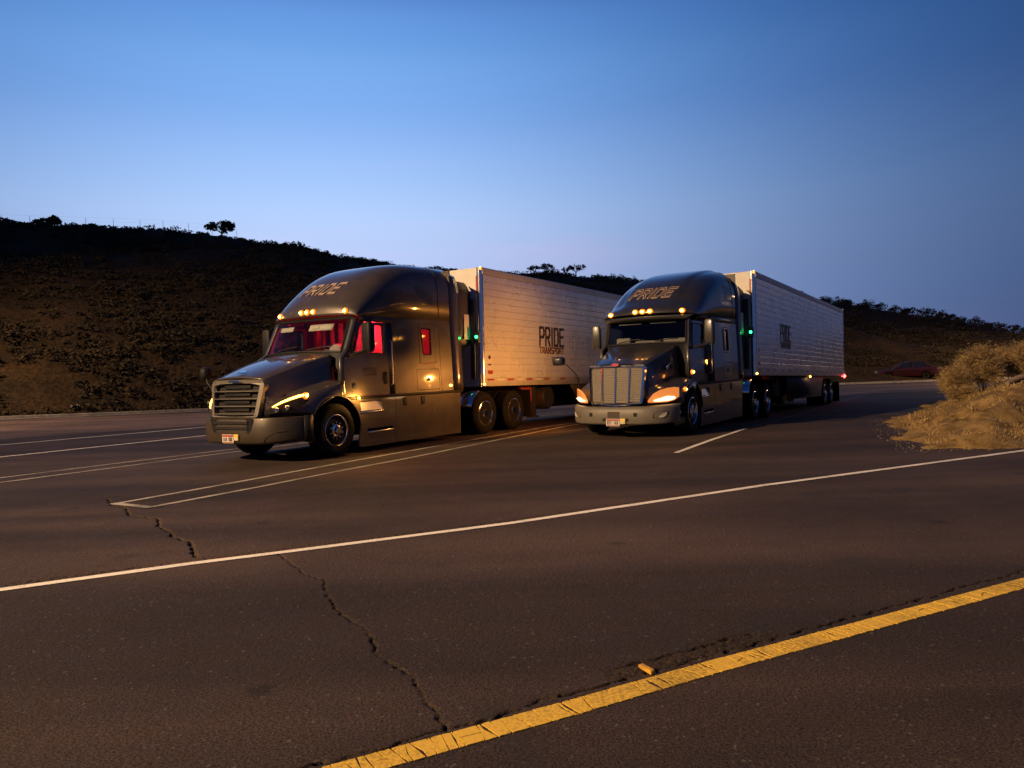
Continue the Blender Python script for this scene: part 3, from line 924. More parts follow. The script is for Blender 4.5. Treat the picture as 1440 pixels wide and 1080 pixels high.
def blades(cx, cy, rx, ry, h, n, rnd, lean=.35, width=.008, base=None, up=1.0):
    V, F = [], []
    for _ in range(n):
        a = rnd.uniform(0, 6.283); q = math.sqrt(rnd.random())
        x, y = cx + math.cos(a) * q * rx, cy + math.sin(a) * q * ry
        z = mound_z(x, y) - .03 if base is None else base
        hh = h * (1 - .55 * q * q) * rnd.uniform(.55, 1.12)
        lx, ly = math.cos(a) * q * lean * hh + rnd.gauss(0, .10) * hh, math.sin(a) * q * lean * hh + rnd.gauss(0, .10) * hh
        w = width * rnd.uniform(.6, 1.5); b = rnd.uniform(0, 3.14); dx, dy = math.cos(b) * w, math.sin(b) * w
        k = len(V)
        V += [(x - dx, y - dy, z), (x + dx, y + dy, z), (x + lx * .45 + dx * .8, y + ly * .45 + dy * .8, z + hh * .6), (x + lx * .45 - dx * .8, y + ly * .45 - dy * .8, z + hh * .6), (x + lx, y + ly, z + hh)]
        F += [(k, k + 1, k + 2, k + 3), (k + 3, k + 2, k + 4)]
        if rnd.random() < .8:     # side twig
            s = rnd.uniform(.4, .9); px, py, pz = x + lx * s * .8, y + ly * s * .8, z + hh * s * .9; t = rnd.uniform(.06, .16) * min(1, h)
            e = (px + rnd.gauss(0, t), py + rnd.gauss(0, t), pz + abs(rnd.gauss(t, t * .4))); k = len(V)
            V += [(px - dx * .6, py - dy * .6, pz), (px + dx * .6, py + dy * .6, pz), e]; F.append((k, k + 1, k + 2))
    return V, F


def dry_bush(x, y, rx, h, n, label, seed):
    rnd = random.Random(seed)
    root = empty("dry_bush", (x, y, mound_z(x, y)))
    V, F = [], []
    g = G()
    lobes = []
    for k in range(7):
        a = k * .9 + rnd.uniform(-.3, .3); q = rnd.uniform(.15, .62) * rx if k else 0
        lobes.append((math.cos(a) * q, math.sin(a) * q * .8, h * rnd.uniform(.40, .62) * (1 - .3 * q / rx), rnd.uniform(.36, .52) * rx, h * rnd.uniform(.36, .48)))
        lx_, ly_, lz_ = lobes[-1][:3]
        g.tube([(lx_ * .15, ly_ * .15, -.12), (lx_ * .5, ly_ * .5, lz_ * .5), (lx_, ly_, lz_ + h * .2)], [.013, .010, .004], 5)
    for _ in range(n):
        lx_, ly_, lz_, lr, lh = rnd.choice(lobes)
        th = rnd.uniform(0, 6.283); u = rnd.uniform(-.75, 1); c = math.sqrt(1 - u * u)
        d = Vector((c * math.cos(th), c * math.sin(th), u)); r0 = rnd.uniform(.15, .75); r1 = min(1.12, r0 + rnd.uniform(.2, .5))
        A = Vector((lx_ + d.x * lr * r0, ly_ + d.y * lr * r0, lz_ + d.z * lh * r0)); B = Vector((lx_ + d.x * lr * r1, ly_ + d.y * lr * r1, lz_ + d.z * lh * r1 + .05)) + Vector((rnd.gauss(0, .03), rnd.gauss(0, .03), rnd.gauss(0, .03)))
        w = rnd.uniform(.003, .008); p = (B - A).orthogonal().normalized() * w; k = len(V)
        V += [tuple(A - p), tuple(A + p), tuple(B)]; F.append((k, k + 1, k + 2))
        for _ in range(3):      # side twigs and seed heads
            m = A.lerp(B, rnd.uniform(.3, 1)); e = m + Vector((rnd.gauss(0, .05), rnd.gauss(0, .05), rnd.gauss(.035, .04))); p2 = (e - m).orthogonal().normalized() * w * .9; k = len(V)
            V += [tuple(m - p2), tuple(m + p2), tuple(e)]; F.append((k, k + 1, k + 2))
    obj_from("foliage", V, F, LEAF_DRY, root, smooth=0)
    g.build("stem", BARK, root)
    tag(root, label, "bush", "dry bushes on the mound")


for spec in ((12.1, 20.9, .70, .95, 5000, "ragged dry bush at the tip of the sandy mound beside the lot"),
             (13.1, 21.4, 1.05, 1.35, 8000, "tall rounded dry bush crowning the left shoulder of the mound"),
             (14.5, 22.2, 1.05, 1.3, 7000, "dry bush on the mound crest, second from the tip bush"),
             (15.9, 22.9, 1.3, 1.5, 7000, "broad dry bush farther along the mound crest"),
             (15.0, 20.8, .6, .55, 2500, "low dry bush in front of the mound's crest bushes"),
             (17.4, 22.8, 1.2, 1.5, 6000, "dry bush at the far end of the mound crest row"),
             (11.5, 19.6, .42, .40, 1600, "small scrubby dry bush at the foot of the tip bush")):
    dry_bush(spec[0], spec[1], spec[2], spec[3], spec[4], spec[5], int(spec[0] * 10))

rnd = random.Random(31); V, F = [], []
for _ in range(9500):
    x, y = rnd.uniform(6.8, 18.5), rnd.uniform(12.3, 23)
    d = foot_dist(x, y)
    if d < .25 or noise.noise(Vector((x * .8, y * .8, 2))) < -.22 + .25 * rnd.random(): continue
    v, f = blades(x, y, .14, .14, rnd.uniform(.03, .15), 8, rnd, lean=1.2, width=.005)
    k = len(V); V += v; F += [tuple(i + k for i in q) for q in f]
tag(obj_from("grass_tufts", V, F, LEAF_DRY, smooth=0), "short dry grass tufts scattered over the sandy mound", "grass", kind="stuff")
V, F = [], []
for _ in range(14000):
    x, y = rnd.uniform(6.2, 15), rnd.uniform(11.6, 20)
    d = foot_dist(x, y)
    if d < -.5 or (d < 0 and rnd.random() < .35 - d * 1.2) or rnd.random() < min(.86, abs(d) * .5): continue
    s = abs(rnd.gauss(0, .0085)) + .003; z = max(gz(x, y), mound_z(x, y)) + s * .3; k = len(V)
    for dx, dy, dz in ((1, 0, 0), (-1, .2, 0), (0, 1, 0), (.1, -1, 0), (0, 0, .8), (0, 0, -.8)):
        V.append((x + dx * s * rnd.uniform(.7, 1.3), y + dy * s * rnd.uniform(.7, 1.3), z + dz * s))
    F += [(k + a, k + b, k + c) for a, b, c in ((0, 2, 4), (2, 1, 4), (1, 3, 4), (3, 0, 4), (2, 0, 5), (1, 2, 5), (3, 1, 5), (0, 3, 5))]
stone_m = mat("gravel_stone", (.14, .105, .07), .9, var=.5, vscale=9, col2=(.27, .21, .145))
tag(obj_from("gravel", V, F, stone_m, smooth=0), "loose gravel along the foot of the sandy mound", "gravel", kind="stuff")
V, F = [], []
for _ in range(190):      # grit and chips on the open asphalt
    x, y = rnd.uniform(-7, 7), rnd.uniform(3.2, 17); s = rnd.uniform(.003, .008); z = gz(x, y) + s * .4; k = len(V)
    for dx, dy, dz in ((1, 0, 0), (-1, .2, 0), (0, 1, 0), (.1, -1, 0), (0, 0, .8), (0, 0, -.8)):
        V.append((x + dx * s * rnd.uniform(.7, 1.3), y + dy * s * rnd.uniform(.7, 1.3), z + dz * s))
    F += [(k + a, k + b, k + c) for a, b, c in ((0, 2, 4), (2, 1, 4), (1, 3, 4), (3, 0, 4), (2, 0, 5), (1, 2, 5), (3, 1, 5), (0, 3, 5))]
tag(obj_from("grit", V, F, stone_m, smooth=0), "tiny stone chips scattered over the asphalt", "grit", kind="stuff")


def mound_rock(x, y, s, lab, seed):
    rnd = random.Random(seed); bm = bmesh.new(); bmesh.ops.create_icosphere(bm, subdivisions=2, radius=s)
    for v in bm.verts:
        v.co *= 1 + .35 * noise.noise(v.co * 3 / s * .4 + Vector((seed, 0, 0))); v.co.z *= .6
    me = bpy.data.meshes.new("rock"); bm.to_mesh(me); bm.free(); me.materials.append(stone_m)
    o = bpy.data.objects.new("rock", me); COL.objects.link(o); o.location = (x, y, mound_z(x, y) + s * .2); tag(o, lab, "rock")


mound_rock(12.5, 17.6, .14, "pale rock half buried on the sandy mound by the log", 4)
mound_rock(12.9, 17.9, .09, "smaller pale rock next to the half buried one", 9)
logm = mat("weathered_wood", (.30, .23, .14), .9, var=.35, vscale=10, bump=.5, bscale=25, stretch=(.3, 1, 1))
lx, ly = 12.9, 19.2
p0, p1, p2 = [(x, y, mound_z(x, y) + .09) for x, y in ((lx - .7, ly - .25), (lx, ly), (lx + .75, ly + .15))]
g = G(); g.tube([p0, ((p0[0] + p1[0]) / 2, (p0[1] + p1[1]) / 2 + .04, (p0[2] + p1[2]) / 2 + .02), p1, p2], [.05, .065, .07, .045], 9)
g.tube([p1, (p1[0] + .15, p1[1] - .12, p1[2] + .14)], [.03, .012], 6)
tag(g.build("log", logm), "pale weathered log lying on the sandy mound", "log")

# ================================================================== trucks
PAINT = mat("gunmetal_paint", (.072, .059, .052), .40, metal=.3, coat=.85, var=.16, vscale=4, rvar=.12)
PAINT2 = mat("dark_slate_paint", (.036, .036, .046), .38, metal=.35, coat=.8, var=.16, vscale=4, rvar=.12)
SILVER = mat("silver_bumper_paint", (.060, .047, .033), .45, metal=.2, coat=.1, var=.10, vscale=5, rvar=.1)
SILVER2 = mat("pale_bumper_plastic", (.15, .135, .11), .5, var=.10, vscale=6)
CHROME = mat("chrome", (.80, .79, .78), .10, metal=1, var=.05, vscale=9, rvar=.06)
POLISH = mat("polished_aluminium", (.88, .87, .86), .19, metal=1, var=.05, vscale=14, rvar=.07)
BLACK = mat("black_plastic", (.012, .012, .013), .55, var=.2, vscale=10, spec=.25)
TRIM = mat("dark_trim", (.03, .031, .037), .35, coat=.3, var=.15, vscale=6)
RUBBER = mat("tyre_rubber", (.010, .0095, .009), .85, var=.35, vscale=16, bump=.4, bscale=60, spec=.15)
BRUSHED = mat("brushed_step_plate", (.78, .76, .72), .38, metal=.7, var=.12, vscale=30)
STEEL = mat("chassis_steel", (.035, .033, .032), .6, metal=.3, var=.4, vscale=6)
MESH = mat("grille_mesh", (.24, .22, .19), .5, metal=.6, var=.2, vscale=60, bump=.9, bscale=160)
GRILLE_S = mat("grille_silver", (.22, .20, .165), .38, metal=.4, coat=.1, var=.1, vscale=5)
DARKMESH = mat("radiator_mesh", (.014, .012, .011), .6, metal=.3, var=.5, vscale=30, bump=.9, bscale=120)
AMBER = mat("amber_lamp", (.8, .35, .05), .3, emit=(1.0, .45, .06), estr=30)
AMBER_HALO = mat("amber_halo", (.8, .3, .04), .3, emit=(1.0, .27, .012), estr=1.1)
AMBER_LO = mat("amber_lamp_small", (.8, .35, .05), .3, emit=(1.0, .42, .06), estr=12)
HEADLAMP = mat("headlamp_beam", (1, .9, .75), .2, emit=(1.0, .62, .30), estr=7)
HEADWASH = mat("headlamp_reflector", (.30, .14, .09), .3, emit=(1.0, .30, .055), estr=.8)
GREENLAMP = mat("green_status_lamp", (.1, .8, .3), .3, emit=(.02, 1.0, .22), estr=14)
REDLAMP = mat("red_tail_lamp", (.8, .05, .05), .3, emit=(1.0, .035, .03), estr=26)
REDTAPE = mat("red_reflective_tape", (.30, .025, .02), .35, var=.2, vscale=40)
WHITETAPE = mat("white_reflective_tape", (.62, .60, .56), .35, var=.1, vscale=40)
GLASS = glass("clear_glass", (.80, .84, .86))
GLASS_T = glass("tinted_glass", (.55, .58, .62))
LENS = glass("lamp_lens", (.9, .88, .85))
FABRIC = mat("cab_fabric", (.36, .33, .32), .9, var=.25, vscale=12, bump=.3, bscale=60)
FABRIC_D = mat("dark_cab_fabric", (.11, .10, .11), .9, var=.25, vscale=12)
CARD = mat("pale_card", (.60, .55, .44), .8, var=.12, vscale=14)
DECAL = mat("dark_decal", (.035, .018, .018), .45, var=.3, vscale=20)
DECAL_O = mat("light_outline_decal", (.42, .32, .26), .4, var=.1, vscale=20)
PLATE_W = mat("plate_white", (.66, .63, .57), .5, var=.1, vscale=30)
PLATE_R = mat("plate_red", (.38, .04, .03), .5, var=.2, vscale=30)
PLATE_Y = mat("yellow_sticker", (.72, .52, .10), .5, var=.12, vscale=40)
EMBLEM_R = mat("red_enamel", (.42, .03, .03), .25, coat=.5, var=.1)


def circle2(r, n, cx=0, cy=0):
    return [(cx + r * math.cos(2 * math.pi * k / n), cy + r * math.sin(2 * math.pi * k / n)) for k in range(n)]


def wheel(parent, x, sy, z, kind, y_face=1.215, rad=.505):
    """kind: 'steer' (convex rim), 'drive' (deep dish duals). Returns the wheel (its drum) with tyre and rim below it."""
    y = y_face * sy
    P = lambda h: y + h * sy
    drum = G(); drum.lathe([(.0, -.5), (.20, -.5), (.21, -.2), (.20, -.12), (.0, -.12)], (x, y, z), 'y', 24, sy)
    w = drum.build("wheel", STEEL, parent)
    k = rad / .505

    def tyre(h0):
        t = G(); prof = [(.288, -.02), (.30, .0), (.345, .016), (.40, .020), (.445, .012), (.478, -.006), (.497, -.03)]
        for q in range(5):
            a = -.035 - q * .046
            prof += [(.505, a), (.505, a - .034), (.492, a - .036), (.492, a - .044)]
        prof += [(.505, -.268), (.494, -.275), (.44, -.295), (.35, -.298), (.288, -.28), (.288, -.02)]
        t.lathe([(r * k, h + h0) for r, h in prof[:-1]], (x, y, z), 'y', 48, sy)
        return t.build("tyre", RUBBER, w, smooth=25)
    tyre(0)
    rim = G()
    if kind == 'steer':
        rim.lathe([(.272, -.26), (.296, -.012), (.300, .006), (.290, .010), (.280, -.004), (.268, -.05), (.262, -.055), (.262, -.26)], (x, y, z), 'y', 48, sy)
        dh, hub = -.045, [(.0, .075), (.06, .075), (.075, .06), (.08, .01), (.118, .0), (.125, -.05), (.0, -.05)]
    else:
        rim.lathe([(.272, -.28), (.296, -.012), (.300, .006), (.290, .010), (.280, -.01), (.266, -.06), (.256, -.15), (.256, -.28)], (x, y, z), 'y', 48, sy)
        dh, hub = -.15, [(.0, .015), (.085, .015), (.095, .0), (.10, -.04), (.128, -.045), (.13, -.15), (.0, -.15)]
    rim.plate(circle2(.268, 40), [circle2(.030, 10, .205 * math.cos(a), .205 * math.sin(a)) for a in [k2 * math.pi / 5 for k2 in range(10)]],
              lambda u, v, d: (x + u, P(dh + d + .035 * max(0, 1 - (math.hypot(u, v) / .2)) - .10 * max(0, math.hypot(u, v) - .235)), z + v), .022)
    r = rim.build("rim", POLISH, w, smooth=30)
    h = G(); h.lathe(hub, (x, y, z), 'y', 28, sy)
    for q in range(10):
        a = (q + .5) * math.pi / 5
        h.lathe([(.0, dh + .055), (.016, dh + .05), (.019, dh + .02), (.021, dh - .01), (0, dh - .01)], (x + .155 * math.cos(a), y, z + .155 * math.sin(a)), 'y', 8, sy)
    h.build("hub", CHROME, w)
    if kind == 'drive':
        tyre(-.34)
    return w


def lamp_dome(parent, p, axis, r, sgn, material, name="marker_light", stretch=1.0, dep=.035):
    if material is AMBER: r0, r = r, r * .80
    g = G(); g.lathe([(r * 1.15, -.02), (r * 1.15, 0), (r, .004), (r * .9, dep * .6), (r * .55, dep * .92), (0, dep)], (0, 0, 0), axis, 16, sgn)
    if stretch != 1.0:
        g.v = [(v[0], v[1] * stretch, v[2]) for v in g.v]
    g.v = [(v[0] + p[0], v[1] + p[1], v[2] + p[2]) for v in g.v]
    o = g.build(name, material, parent)
    if material is AMBER:      # added glowing ring, painting the orange halo round the lamp
        h = G(); h.lathe([(r * 1.9, -.02), (r * 1.9, .004), (r * 1.5, .018), (r * .8, .024), (r * .7, -.02)], (0, 0, 0), axis, 16, sgn)
        h.v = [(v[0] + p[0], v[1] * (stretch if axis == 'x' else 1) + p[1], v[2] + p[2]) for v in h.v]; h.build('halo_ring', AMBER_HALO, o)
    return o


def license_plate(parent, x, y, z, seed):
    g = G(); g.prism(rpoly([(y - .155, z - .078), (y + .155, z - .078), (y + .155, z + .078), (y - .155, z + .078)], .012), 'x', x - .006, x)
    pl = g.build("license_plate", PLATE_W, parent)
    g = G(); g.box(x + .001, x + .003, y - .145, y + .145, z + .036, z + .068); g.box(x + .001, x + .003, y - .145, y + .145, z - .070, z - .056)
    g.build("plate_band", PLATE_R, pl)
    rnd = random.Random(seed); g = G()
    for q in (0, 1, 2, 4, 5, 6):      # unreadable dark characters
        yy = y - .125 + q * .037
        for b in range(3):
            if b != 1 or rnd.random() < .6:
                g.box(x + .001, x + .0035, yy + b * .009, yy + b * .009 + .006, z - .045, z + .022)
        g.box(x + .001, x + .0033, yy, yy + .024, z + (.015 if rnd.random() < .6 else -.045), z + (.022 if rnd.random() < .6 else -.038) + .004)
    g.build("plate_characters", DECAL, pl)["kind"] = "stuff"
    g = G(); g.box(x - .004, x + .002, y + .165, y + .285, z - .03, z + .085)
    st = g.build("registration_sticker", PLATE_Y, parent, bevel=.003)
    g = G(); g.box(x + .003, x + .005, y + .18, y + .27, z - .022, z + .018)
    g.build("sticker_patch", WHITETAPE, st)


class Dome:
    """Roof fairing: stations along x, super-elliptic across, bowed back at the sides."""

    def __init__(s, top, zb, w, bow, x_end, nfun, ridge=0.0):
        s.top, s.zb, s.w, s.bow, s.x_end, s.nfun, s.ridge = top, zb, w, bow, x_end, nfun, ridge
        s.x0 = max(t[0] for t in top)

    def zt(s, x): return smooth_interp(x, s.top)

    def fade(s, x): return max(0.0, 1 - (s.x0 - x) / 2.2) ** 1.5

    def pt(s, xs, t):
        n = s.nfun(xs); c, si = math.cos(t), math.sin(t)
        y = s.w * math.copysign(abs(c) ** (2 / n), c)
        z = s.zb + (s.zt(xs) - s.zb) * abs(si) ** (2 / n)
        if s.ridge:
            a = abs(y) / s.w; z += s.ridge * max(0, min(1, (.62 - a) / .10)) * min(1, (s.x0 - xs) * 2)
        return (xs - s.bow * (y / s.w) ** 2 * s.fade(xs), y, z)

    def front(s, y, z):
        """x on the front surface at (y, z)."""
        lo, hi = s.x_end, s.x0
        for _ in range(40):
            m = (lo + hi) / 2; n = s.nfun(m)
            h = s.zb + (s.zt(m) - s.zb) * (1 - min(1, abs(y) / s.w) ** n) ** (1 / n)
            if s.ridge:
                a = abs(y) / s.w; h += s.ridge * max(0, min(1, (.62 - a) / .10)) * min(1, (s.x0 - m) * 2)
            if h > z: lo = m
            else: hi = m
        return lo - s.bow * (y / s.w) ** 2 * s.fade(lo)

    def mesh(s, thick=.03):
        k = 46; xs = [s.x0 - (s.x0 - s.x_end) * (i / k) ** 1.5 for i in range(k + 1)]
        g = G(); g.grid([[s.pt(x, math.pi * j / 56) for j in range(57)] for x in xs])
        return g


def roof_word(dome, parent, z0, width, height, yc=0.0):
    w = .155 * width; gap = .085 * width; tot = 4 * (w + gap) + w * .25
    sc = width / tot; w *= sc; gap *= sc; sh = .42

    def fn(u, v, d):
        y = yc - width / 2 - sh * height / 2 + u; z = z0 + v
        x = dome.front(y, z); x2 = dome.front(y, z + .03)
        nx, nz = .03, (x - x2); L = math.hypot(nx, nz)
        return (x + (nx / L) * (d + .003), y, z + (nz / L) * (d + .003))
    back = letters("PRIDE", w, height, gap, height * (.25 if dome.ridge > 0 else .15), sh, fn, .012).build("lettering", DECAL_O, parent, smooth=0)
    if dome.ridge > 0: letters("PRIDE", w, height, gap, height * .085, sh, fn, .018).build("lettering_fill", DECAL, back, smooth=0)
    return back


def tractor(name, O, S):
    root = empty(name, (O[0], O[1], 0), ANG)
    T = root
    paint = S['paint']; yd, ys = S['yd'], S['ys']; zseam = S['zseam']

    def side_y(y0):
        return lambda z: y0 - .035 * (z - 1.1)
    fd, fs = side_y(yd), side_y(ys)

    # ---------------- hood
    XB = S['hood_back']
    rows = []
    NI = 26
    for i in range(NI + 1):
        f = i / NI
        zc = smooth_interp(f, S['zc']); zf = smooth_interp(f, S['zf']); sh = S['sh'][0] + (S['sh'][1] - S['sh'][0]) * f ** .8
        prof = [(0, zc), (.18, zc - .003), (sh * .5, zc - .012), (sh * .78, zc - .028), (sh * .93, zc - .042), (sh, zc - .065), (sh + .022, zc - .12),
                (sh + .05, zc - (zc - zf) * .62), (sh + .075, zf + .05), (min(1.02, sh + .14), zf + .015), (1.06, zf + .005), (1.13, zf - .012), (1.185, zf - .05), (1.215, zf - .12), (1.225, zf - .20)]
        half = []
        for y, z in prof:
            xf = interp(y, S['xfront']); x = xf + (XB - xf) * f
            half.append((x, y, z))
        xb = half[-1][0]
        half.append((xb, 1.228, max(S['zbump'], .51 + math.sqrt(max(0, .64 ** 2 - xb * xb)))))
        rows.append([(p[0], -p[1], p[2]) for p in half[:0:-1]] + half)
    front = [(p[0] + .0, p[1], min(p[2], S['zbump'])) for p in rows[0]]
    front2 = [(p[0], p[1], (p[2] + q[2]) / 2) for p, q in zip(rows[0], front)]
    g = G(); g.grid(rows)
    for sgn in (-1, 1):      # front face beside the grille opening only
        cols = [k for k in range(len(front)) if front[k][1] * sgn > S['sh'][0] * .80]
        g.grid([[front[k] for k in cols], [front2[k] for k in cols], [rows[0][k] for k in cols]])
    hood = g.build("hood", paint, T, smooth=30, fix=False)
    md = hood.modifiers.new("thick", 'SOLIDIFY'); md.thickness = .02; md.offset = -1
    # wheel arch liners (dark, inside the fenders)
    for sy in (-1, 1):
        g = G(); arc = [(.645 * math.cos(a), .51 + .645 * math.sin(a)) for a in np.linspace(R(-2), R(182), 25)]
        g.grid([[(x, y * sy, z) for x, z in arc] for y in (.62, 1.18)])
        lin = g.build("arch_liner", BLACK, T, fix=False)
        g = G(); a2 = [(.655 * math.cos(a), .51 + .655 * math.sin(a)) for a in np.linspace(R(20), R(176), 25)]
        g.loft([[(x * .985, 1.20 * sy, .51 + (z - .51) * .985), (x * 1.02, 1.20 * sy, .51 + (z - .51) * 1.02), (x * 1.02, 1.240 * sy, .51 + (z - .51) * 1.02), (x * .985, 1.240 * sy, .51 + (z - .51) * .985)] for x, z in a2])
        g.build("arch_trim", TRIM if S['kind'] == 'b' else paint, T)

    # ---------------- cowl and windshield
    W = S['ws']     # base x, base z, top x, top z, half width base, half width top, bow

    def wsp(a, t):
        y = a * (W['hb'] + (W['ht'] - W['hb']) * t)
        return (W['xb'] + (W['xt'] - W['xb']) * t - W['bow'] * abs(a) ** 2.2, y, W['zb'] + (W['zt'] - W['zb']) * t - .03 * a * a * (1 - t))
    A = np.linspace(-1, 1, 25)
    g = G(); g.grid([[wsp(a, t) for a in A] for t in np.linspace(0, 1, 8)])
    ws = g.build("windshield", S['glass'], T, smooth=180, fix=False)
    # rubber surround
    loop = [wsp(a, 0) for a in A] + [wsp(1, t) for t in np.linspace(.1, .9, 7)] + [wsp(a, 1) for a in A[::-1]] + [wsp(-1, t) for t in np.linspace(.9, .1, 7)]
    g = G(); g.tube([(p[0] + .008, p[1], p[2]) for p in loop + loop[:2]], .020, 6, False); g.build("windshield_seal", BLACK, ws)
    for yy in (-.62, .28):
        a0 = yy / W['hb']
        g = G(); pts = [wsp(a0 + .55 * q / 6, .04 + .10 * math.sin(q / 6 * 1.5)) for q in range(7)]
        g.tube([(p[0] + .035, p[1], p[2] + .01) for p in pts], .012, 5); g.build("wiper", BLACK, ws)
    # cowl: hood back edge to glass base
    hb_row = rows[-1]
    g = G(); base = [wsp(a, 0) for a in A]
    ring = []
    for p in base:
        yv = p[1]
        zb = np.interp(yv, [q[1] for q in hb_row[8:-8]], [q[2] for q in hb_row[8:-8]])
        ring.append((XB + .03, yv, float(zb) - .025))
    g.grid([ring, [((p[0] + q[0]) / 2, p[1], min(p[2], q[2]) - .03) for p, q in zip(ring, base)], base])
    g.build("cowl", BLACK, T, fix=False)
    # pillars between glass and doors, header above the glass
    for sy in (-1, 1):
        L = []
        for t in np.linspace(0, 1, 9):
            p = wsp(sy, t); z = p[2]; xd = interp(z, S['door_front']); y1 = fd(z)
            L.append([p, ((p[0] + xd) / 2 + .035, sy * (abs(p[1]) * .45 + y1 * .55 + .012), z), (xd, sy * y1, z)])
        zlow = L[0][0][2]
        bottom = [(XB + .0, sy * (yd - .03), zlow - .55), (XB - .02, sy * (yd - .01), zlow - .5), (interp(1.2, S['door_front']), sy * fd(1.2), 1.14)]
        g = G(); g.grid([[(XB + .02, sy * (yd - .10), 1.14), (XB, sy * (yd - .02), 1.14), (interp(1.14, S['door_front']) + .008, sy * fd(1.14), 1.14)],
                         [(XB + .02, sy * (yd - .10), zlow - .12), (XB, sy * (yd - .02), zlow - .12), (interp(zlow - .12, S['door_front']) + .008, sy * fd(zlow - .12), zlow - .12)]] + L)
        g.build("pillar", S['pillar'], T, smooth=60, fix=False).modifiers.new("thick", 'SOLIDIFY').thickness = .015
    dome = S['dome']
    # ---------------- roof
    g = dome.mesh()
    roof = g.build("roof_fairing", paint, T, smooth=60, fix=False)
    md = roof.modifiers.new("thick", 'SOLIDIFY'); md.thickness = .02; md.offset = 1
    # header: underside from glass top to the roof's front rim
    rim = []
    for a in A:
        p = wsp(a, 1); y = p[1] / W['ht'] * dome.w * .985
        rim.append((dome.x0 - dome.bow * (y / dome.w) ** 2 * 1.0 - .012, y, dome.zb + .006))
    top = [wsp(a, 1) for a in A]
    g = G(); g.grid([top, [((p[0] + q[0]) / 2, (p[1] + q[1]) / 2, max(p[2], q[2]) - .012) for p, q in zip(top, rim)], rim])
    g.build("header", S['header'], T, smooth=60, fix=False)
    if S['kind'] == 'b':       # dark sun visor band below the lamps
        v = [wsp(a, 1) for a in A]
        g = G(); g.grid([[(q[0] + .012, q[1], q[2] + .0) for q in rim], [(p[0] + .085, p[1] * 1.02, p[2] - .055) for p in v]])
        g.build("sun_visor", TRIM, T, fix=False).modifiers.new("thick", 'SOLIDIFY').thickness = .012
    for y in (-S['mk'][1], -S['mk'][0], 0, S['mk'][0], S['mk'][1]):
        z = S['mk_z'] - S['mk_drop'] * (abs(y) > .5)
        x = dome.front(y, z)
        m = lamp_dome(roof, (x + .012, y, z), 'x', .040, 1, AMBER, stretch=S['mk_st'], dep=.05)
    # cab top strip between door top and roof (both sides), closed at the back
    for sy in (-1, 1):
        g = G(); g.grid([[(x, sy * (fd if x > -1.6 else fs)(zseam - .13), zseam - .13) for x in S['strip_x']],
                         [(x, sy * min(dome.w - .004, 9), zseam + .02) for x in S['strip_x']]])
        g.build("drip_rail", S['pillar'], T, fix=False).modifiers.new("thick", 'SOLIDIFY').thickness = .012
        # roof side window
        c = [(x, z) for x, z in rpoly(S['roofwin'], .07)]
        def rp(u, v, d, sy=sy):
            n = dome.nfun(u); h = (v - dome.zb) / (dome.zt(u) - dome.zb)
            y = dome.w * (1 - min(.999, h) ** n) ** (1 / n)
            return (u, sy * (y + .006 + d), v)
        g = G(); g.plate(c, [], rp, .012); g.build("roof_window", TRIM, roof, smooth=0)
    for xs_ in S['roof_seams']:
        g = G(); g.tube([(p[0], p[1] * 1.002, p[2] + .001) for p in [dome.pt(xs_, math.pi * j / 56) for j in range(57)]], .007, 5, False); g.build('roof_seam', BLACK, roof)
    roof_word(dome, roof, S['word_z'], 1.0, .215)

    # ---------------- doors
    for sy in (-1, 1):
        fn = lambda u, v, d, sy=sy: (u, sy * (fd(v) + d), v)
        g = G(); g.plate(rpoly(S['door'], .03, 3), [rpoly(S['door_win'], .07, 4)], fn, .045)
        door = g.build("door", paint, T, smooth=30, bevel=0)
        g = G(); g.plate([(p[0], p[1]) for p in rpoly(S['door_win'], .07, 4)], [], lambda u, v, d, sy=sy: (u, sy * (fd(v) - .022 + d), v), .004)
        g.build("window", S['glass'], door, smooth=0)
        # black window rubber
        lp = rpoly(S['door_win'], .07, 4); lp = lp + lp[:1]
        g = G(); g.tube([(p[0], sy * (fd(p[1]) + .004), p[1]) for p in lp], .017, 5, False); g.build("window_seal", TRIM, door)
        hx, hz = S['handle']
        g = G(); g.prism(rpoly([(hx - .055, hz - .13), (hx + .055, hz - .13), (hx + .055, hz + .13), (hx - .055, hz + .13)], .03), 'y', sy * (fd(hz) - .01), sy * (fd(hz) + .008))
        hd = g.build("door_handle", BLACK, door)
        g = G(); g.tube([(hx, sy * (fd(hz) + .01), hz - .10), (hx, sy * (fd(hz) + .04), hz - .06), (hx, sy * (fd(hz) + .04), hz + .06), (hx, sy * (fd(hz) + .01), hz + .10)], .013, 6); g.build("grip", BLACK, hd)
        # recessed strip behind the door
        g = G(); g.grid([[(S['door_back'] + .03, sy * (fd(z) - .035), z), (S['door_back'] - .02, sy * (fd(z) - .03), z), (S['sleeper'][0] + .02, sy * (fs(z) - .02), z), (S['sleeper'][0] - .05, sy * (fs(z) - .02), z)] for z in (1.12, 1.8, zseam - .02)])
        g.build("door_jamb", S['jamb'], T, fix=False).modifiers.new("thick", 'SOLIDIFY').thickness = .015
        gx = (S['door_back'] + S['sleeper'][0]) / 2; gy = (fd(1.6) + fs(1.6)) / 2
        g = G(); g.tube([(gx, sy * (gy - .03), 1.30), (gx, sy * (gy + .035), 1.34), (gx, sy * (gy + .03), 2.20), (gx, sy * (gy - .04), 2.24)], .013, 7); g.build('grab_handle', BRUSHED, T)
        # sleeper wall in two panels
        sx0, sx1, sx2 = S['sleeper']
        f2 = lambda u, v, d, sy=sy: (u, sy * (fs(v) + d), v)
        holes = []
        win, lock = S.get('sl_win'), S.get('locker')
        if win: holes.append(rpoly(win, .03, 3))
